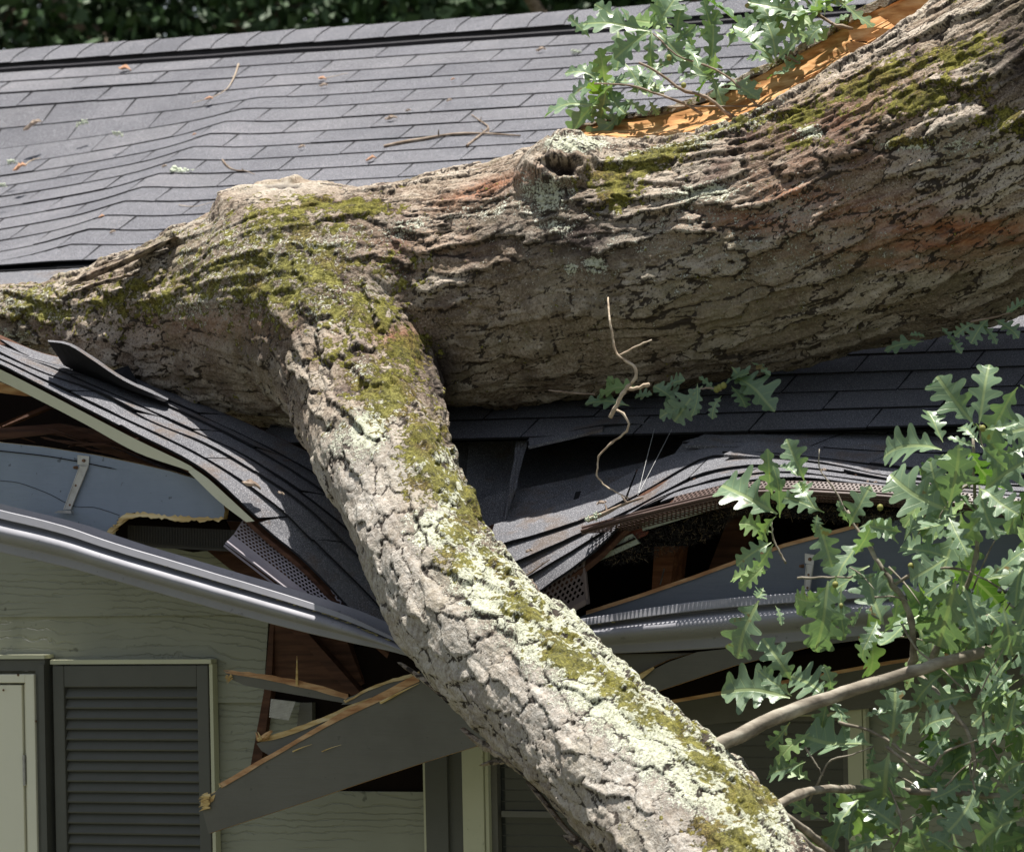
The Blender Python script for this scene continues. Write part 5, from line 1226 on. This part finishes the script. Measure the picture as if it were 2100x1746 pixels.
for u, v in ((2015,878),(1713,1198),(1725,1242),(1805,1040),(2040,1470),(1868,1160)): acorn(G_, u, v, -.66)
build_leaves(G_.mb, G_.t, G_.u, 'foliage', branch, 'lobed blue-green oak leaves hanging over the right gutter')

# top spray behind the trunk
br = MB()
stem([(1560,270,.62),(1500,240,.60),(1450,200,.58),(1400,185,.56),(1350,150,.54),(1310,130,.52)], .006, .003)
stem([(1440,235,.6),(1410,215,.58),(1380,205,.56),(1340,190,.55),(1290,175,.55),(1220,172,.55)], .004, .002)
stem([(1560,225,.6),(1530,195,.6),(1495,160,.6),(1450,135,.6),(1390,115,.6),(1340,70,.6)], .004, .002)
stem([(1370,220,.58),(1440,218,.6),(1520,218,.6),(1600,215,.6)], .003, .002)
stem([(1750,60,.7),(1700,45,.7),(1660,10,.7),(1640,-30,.7)], .005, .004)
stem([(1640,130,.66),(1600,110,.66),(1570,100,.66)], .003, .002)
sp2 = br.build('upper_branch', MT['twig'], oak, smooth=True)
G_ = LG(); L2 = G_.leaf2
for (a, b_, c, d, wd, bt) in [
 (1332,62,1195,38,.9,0),(1336,55,1345,-30,1.3,0),(1336,60,1380,-20,1.0,0),(1336,62,1262,118,1.1,0),(1338,62,1348,140,.7,0),(1342,62,1400,115,1.1,0),(1390,80,1408,12,1.1,0),(1370,75,1350,30,.8,0),
 (1242,178,1236,102,1.25,1),(1240,172,1160,145,.9,0),(1245,170,1190,130,.8,0),(1244,178,1160,185,.8,0),(1246,185,1280,145,.9,0),(1225,215,1112,230,1.0,0),(1240,190,1165,275,1.0,0),(1243,185,1228,260,.9,0),(1250,180,1290,230,1.0,0),(1300,205,1240,255,.8,0),
 (1305,195,1300,130,.9,0),(1318,195,1342,135,.9,0),(1330,192,1390,175,.9,0),(1330,205,1352,235,.8,0),(1290,230,1180,285,.8,0),(1330,140,1385,128,.9,0),(1400,100,1430,120,.8,0),
 (1455,150,1462,50,.9,0),(1452,155,1395,165,1.0,0),(1455,158,1420,195,.9,0),(1460,155,1485,200,1.1,0),(1458,160,1510,150,.8,0),(1420,115,1400,60,.7,0),(1345,80,1310,60,.7,0),
 (1590,128,1530,50,1.2,0),(1592,125,1570,45,1.1,0),(1595,122,1640,75,1.0,0),(1590,130,1530,110,.7,0),(1560,170,1510,180,1.0,0),(1570,165,1600,140,.8,0),(1600,155,1640,110,1.0,0),
 (1640,20,1540,-10,.9,0),(1650,25,1560,30,1.1,0),(1660,20,1630,70,1.1,0),(1690,30,1710,-10,1.0,0),(1700,50,1660,80,1.0,0),(1640,60,1600,20,.9,0),(1720,20,1760,-10,1.0,0),(1670,-10,1600,-30,.9,0),(1700,60,1740,30,.8,0),(1740,20,1700,-20,1,0),
 (1480,170,1550,190,.9,0),(1440,120,1400,85,.9,0),(1360,120,1330,170,.8,0),(1280,200,1330,230,.8,0),(1380,90,1420,50,.8,0)]:
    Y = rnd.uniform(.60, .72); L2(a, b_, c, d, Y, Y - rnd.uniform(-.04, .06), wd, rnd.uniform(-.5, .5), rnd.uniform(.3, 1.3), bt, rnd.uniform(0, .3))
for u, v in ((1402,175),(1372,118)): acorn(G_, u, v, .5)
for k in range(76):
    if k % 2: u, v = rnd.uniform(1570, 1780), rnd.uniform(-40, 110)
    else: u, v = rnd.uniform(1180, 1600), rnd.uniform(40, 240)
    if v > np.interp(u, [1166,1260,1380,1540,1700,1792], [240,215,180,120,35,-20]): continue
    G_.rand(u, v, rnd.uniform(.62, .74), rnd.uniform(60, 110), rnd.uniform(0, 6.28), 1 if rnd.random() < .2 else 0)
build_leaves(G_.mb, G_.t, G_.u, 'foliage', sp2, 'oak leaves in front of the upper roof')
# leaves pinned under the trunk
for l_, a_ in (([(1990,660,.30),(2040,650,.3),(2080,640,.3)], .003), ([(1125,800,.2),(1180,806,.2),(1220,808,.2)], .002)):
    br = MB(); stem(l_, a_, .002); br.build('pinned_twig', MT['twig'], oak, smooth=True)
br = MB(); stem([(1480,800,.24),(1450,795,.24),(1420,800,.24)], .003, .002)
sp3 = br.build('pinned_twig', MT['twig'], oak, smooth=True)
G_ = LG(); L2 = G_.leaf2
for (a, b_, c, d, wd, bt, Y) in [(1310,790,1225,800,1.2,1,.3),(1290,830,1200,828,1.0,0,.28),(1300,815,1330,800,.9,0,.3),(1275,812,1250,772,.9,1,.32),(1390,840,1345,790,1.4,0,.26),(1440,790,1380,860,1.3,0,.24),(1430,785,1412,850,.6,0,.22),(1360,800,1400,780,1.2,0,.28),
  (1470,805,1440,770,.9,0,.27),(1480,810,1465,856,.9,0,.25),(1500,790,1530,830,1.2,0,.28),(1510,770,1590,825,1.2,0,.28),(1540,740,1580,760,.6,0,.3),(1500,750,1560,790,1.1,0,.32),(1480,790,1530,760,1.1,0,.3),(1420,820,1350,850,1.0,0,.24),
  (1895,700,1815,722,1.1,0,.32),(1900,690,1870,680,.8,0,.32),(1950,690,1975,715,.9,0,.32),(1930,670,1960,700,.7,0,.32),(2000,660,1960,690,.9,0,.32),(2030,650,1990,700,1.1,0,.32),(2040,655,2085,690,1.0,0,.32),(2060,645,2100,620,1.0,0,.32),(2010,665,2040,700,.8,0,.32)]:
    L2(a, b_, c, d, Y, Y - .03, wd, rnd.uniform(-.3, .3), rnd.uniform(.5, 1.4), bt, .1)
for u, v in ((1476,794),(1484,790),(1470,798)): acorn(G_, u, v, .24, .009)
build_leaves(G_.mb, G_.t, G_.u, 'foliage', sp3, 'oak leaves pinned between trunk and roof')

# hanging dead twig in front of the trunk
STRAIGHT[0] = True
zo = lambda l, Y: [(630 + .4 * a, 655.2 + .4 * b, Y) for a, b in l]
br = MB()
stem([(1247,610,.02)] + zo([(1550,0),(1565,80),(1575,150),(1595,185),(1640,215),(1680,240),(1690,290),(1660,330)], -.02), .0022, .0045, 26, .1)
stem(zo([(1660,330),(1620,370),(1590,430),(1552,500)], -.02), .0045, .0055, 12, .2)
stem(zo([(1595,185),(1650,160),(1700,130),(1765,105)], -.02), .003, .0018, 10, .1)
stem(zo([(1640,355),(1700,350),(1755,330)], -.0), .004, .005, 8, .1)
stem(zo([(1590,460),(1620,480),(1650,530),(1640,570),(1560,630),(1495,695),(1482,800),(1520,845),(1580,880),(1650,915)], -.03), .0035, .0015, 34, .1)
t_ = empty('dead_twig', P(1260, 800, -.02), 'pale crooked dead twig hanging in front of the trunk over the crushed valley', 'twig'); br.build('twig', MT['palet'], t_, smooth=True)
br = MB(); stem([(1308, 1015, -.02), (1325, 945, .17), (1342, 879, .36)], .0004, .0004, 6); stem([(1308, 1015, -.02), (1343, 947, .17), (1378, 879, .36)], .0004, .0004, 6)
tag(br.build('thread', m_plain('silk', (.6,.6,.58))), 'pair of fine pale threads stretched from the torn shingle flap', 'thread')

# ------------------------------------------------------------------ litter on the roof
def litter(kind, u, v, size, label, ang=0.0, onp=None, pts=None):
    """kinds: leaf (curled dead leaf), lichen, chip, twig"""
    p = PR(u, v, .012) if onp is None else P(u, v, onp)
    sz = size * depth(p) / F; rs = random.Random(int(u * 7 + v)); mb = MB()
    ax = (CR * math.cos(R(ang)) - CU * math.sin(R(ang))).normalized(); ay = RN.cross(ax).normalized()
    if kind == 'twig':
        q = [(PR(a, b, .008) if onp is None else P(a, b, onp)) for a, b in pts]
        c = cr(q, 12); r = sz * .72; mb.tube(c, [r * (1.1 - .7 * i / 11) * rs.uniform(.85, 1.25) for i in range(12)], 6)
        for i in (4, 8): 
            e = c[i] + Vector((rs.uniform(-1,1), rs.uniform(-.5,.5), rs.uniform(.2,1))).normalized() * r * 4; mb.tube([c[i], e], [r*.6, r*.3], 5)
        o = mb.build('fallen_twig', MT['palet' if size < 2.3 else 'twig']); cat = 'twig'; grp = 'twigs lying on the shingles'
    elif kind == 'lichen':
        for k in range(26):
            c = p + ax * rs.uniform(-.5, .5) * sz + ay * rs.uniform(-.2, .2) * sz + RN * rs.uniform(-.008, .006); r = sz * rs.uniform(.05, .11)
            d = Vector((rs.gauss(0,1), rs.gauss(0,1), rs.gauss(0,.6))).normalized() * r * 1.6; mb.tube([c - d*.5, c, c + d*.6], [r*.5, r, r*.4], 6, 0, .35)
        o = mb.build('lichen_tuft', MT['lichen']); cat = 'lichen'; grp = 'bits of lichen on the shingles'
    else:
        n = 9; vs = []
        for i in range(n):
            for k in range(3):
                t = i / (n - 1) - .5; b = (k - 1) * .32 * math.cos(t * 2.9) * rs.uniform(.75, 1.2)
                vs.append(p + ax * t * sz + ay * b * sz * (1.0 if kind == 'leaf' else .7) + RN * (abs(b) * sz * .7 + .12 * sz * math.sin(t * 5) + rs.uniform(-.03, .03) * sz))
        mb.add(vs, [(i*3+k, i*3+k+1, (i+1)*3+k+1, (i+1)*3+k) for i in range(n-1) for k in range(2)])
        o = mb.build('dead_leaf' if kind == 'leaf' else 'bark_flake', MT['deadleaf' if kind == 'leaf' else 'chip'])
        md = o.modifiers.new('t', 'SOLIDIFY'); md.thickness = .002 if kind == 'leaf' else .005
        cat = 'leaf' if kind == 'leaf' else 'bark flake'; grp = 'dead leaves on the roof' if kind == 'leaf' else 'bark flakes on the roof'
    tag(o, label, cat, grp)
litter('leaf', 257, 149, 28, 'red-brown dead leaf high on the left of the roof, below the ridge vent', 20)
litter('leaf', 662, 169, 18, 'small orange leaf with a stalk on the upper roof, right of the long pale stem', 20)
litter('chip', 664, 183, 18, 'grey flake just below the small orange leaf', 5)
litter('leaf', 430, 210, 18, 'round tan leaf at the foot of the long pale stem', 10)
litter('twig', 460, 180, 2.0, 'long pale arched stem on the upper left roof', pts=[(490,136),(482,160),(468,185),(450,198),(430,206),(395,216)])
litter('twig', 690, 160, 1.0, 'hair-thin stem beside the small orange leaf', pts=[(666,165),(690,160),(715,154)])
litter('twig', 490, 345, 2.6, 'short bent twig just above and left of the sawn knot', pts=[(457,332),(468,346),(485,354),(505,355),(523,362)])
litter('twig', 860, 288, 4.6, 'longest brown twig lying across the middle of the roof', pts=[(788,305),(830,296),(880,288),(925,280),(980,278),(1020,280),(1068,283)])
litter('twig', 980, 275, 3.2, 'forked pale twig crossing the longest twig', pts=[(958,304),(975,290),(990,278),(1003,266),(985,252),(968,240)])
litter('chip', 803, 251, 26, 'pale oval bark flake above the longest twig', 5)
litter('lichen', 378, 357, 52, 'largest grey-green lichen tuft left of the sawn knot', 5)
litter('lichen', 738, 406, 46, 'pale lichen tuft just right of the sawn knot', 8)
litter('chip', 338, 349, 10, 'tiny tan crumb left of the largest lichen tuft')
litter('lichen', 243, 281, 22, 'faint pale lichen scrap on the bent part of the roof', 10)
litter('chip', 68, 266, 40, 'long pale flake near the left edge, above the sagging courses', -15)
litter('lichen', 170, 258, 24, 'small forked brown scrap right of the long pale flake', -20)
litter('lichen', 26, 338, 22, 'white lichen scrap at the left edge')
litter('leaf', 42, 352, 30, 'brown curled leaf beside the white lichen scrap at the left edge', -10)
litter('twig', 70, 335, 2.2, 'small stalk rising from the curled leaf at the left edge', pts=[(50,345),(65,334),(84,328)])
litter('lichen', 5, 386, 18, 'white lichen speck low at the left edge')
litter('twig', 238, 466, 1.8, 'thin pale stem on the lowest courses left of the trunk', pts=[(203,478),(225,468),(262,458)])
litter('leaf', 210, 452, 14, 'small dark leaf above the thin pale stem on the lowest courses')
litter('chip', 232, 484, 12, 'cream crumb below the thin pale stem')
litter('twig', 400, 425, 1.0, 'hair-thin stem left of the sawn knot near the trunk', pts=[(368,425),(400,428),(440,418)])
litter('leaf', 762, 334, 22, 'reddish leaf scrap below the longest twig', -5)
litter('leaf', 549, 89, 9, 'orange crumb on the ridge vent')
litter('chip', 1110, 110, 20, 'brown flake below the ridge vent, left of the oak sprays')
litter('lichen', 1183, 113, 20, 'pale scrap touching the tip of the oak sprays')
litter('chip', 922, 214, 11, 'tan crumb above the crossing twigs')
litter('chip', 838, 235, 11, 'tan crumb right of the pale oval flake')
litter('chip', 620, 309, 14, 'faint cream flake in the middle of the lower roof')
litter('leaf', 400, 283, 9, 'rust crumb on the bent courses')
litter('leaf', 930, 170, 9, 'orange crumb on the upper middle roof')
# fragments on the torn right roof and left flap
t_ = [(1204,1066),(1240,1052),(1275,1035),(1318,1020)]
litter('twig', 1260, 1045, 6.5, 'lichen-white stick on the torn shingles above the brown drip edge', onp=-.05, pts=[(u, v) for u, v in t_])
litter('lichen', 1216, 1060, 34, 'yellow-green lichen tuft at the end of the white stick', -20, -.06)
litter('twig', 1100, 1165, 3.0, 'pale mossy stick on the shingles close to the limb', onp=-.05, pts=[(1062,1186),(1085,1176),(1105,1162),(1128,1146)])
litter('chip', 1084, 1131, 14, 'pink flake above the pale mossy stick', 0, -.03)
litter('chip', 1235, 1032, 20, 'red-brown bark crumbs above the lichen-white stick', 155, .02)
litter('chip', 515, 996, 44, 'pinkish shredded bark on the lifted left shingles', 30, -.03)
litter('chip', 575, 1012, 14, 'small pink crumb right of the shredded bark on the lifted shingles', 30, .0)
litter('chip', 1688, 857, 14, 'cream seed on the shaded right courses', 60, .48)
for k, (u, v, lb) in enumerate([(1664,846,'brown crumb left of the cream seed'),(1730,830,'brown crumb above right of the cream seed'),(1772,832,'rightmost brown crumb on the shaded courses'),(1780,989,'brown crumb on the sunlit right eave'),(1796,991,'second brown crumb on the sunlit right eave'),(1690,965,'rusty flake beside the oak leaves on the right eave')]):
    litter('chip', u, v, 12, lb, 30*k, .5 if v < 900 else .03)
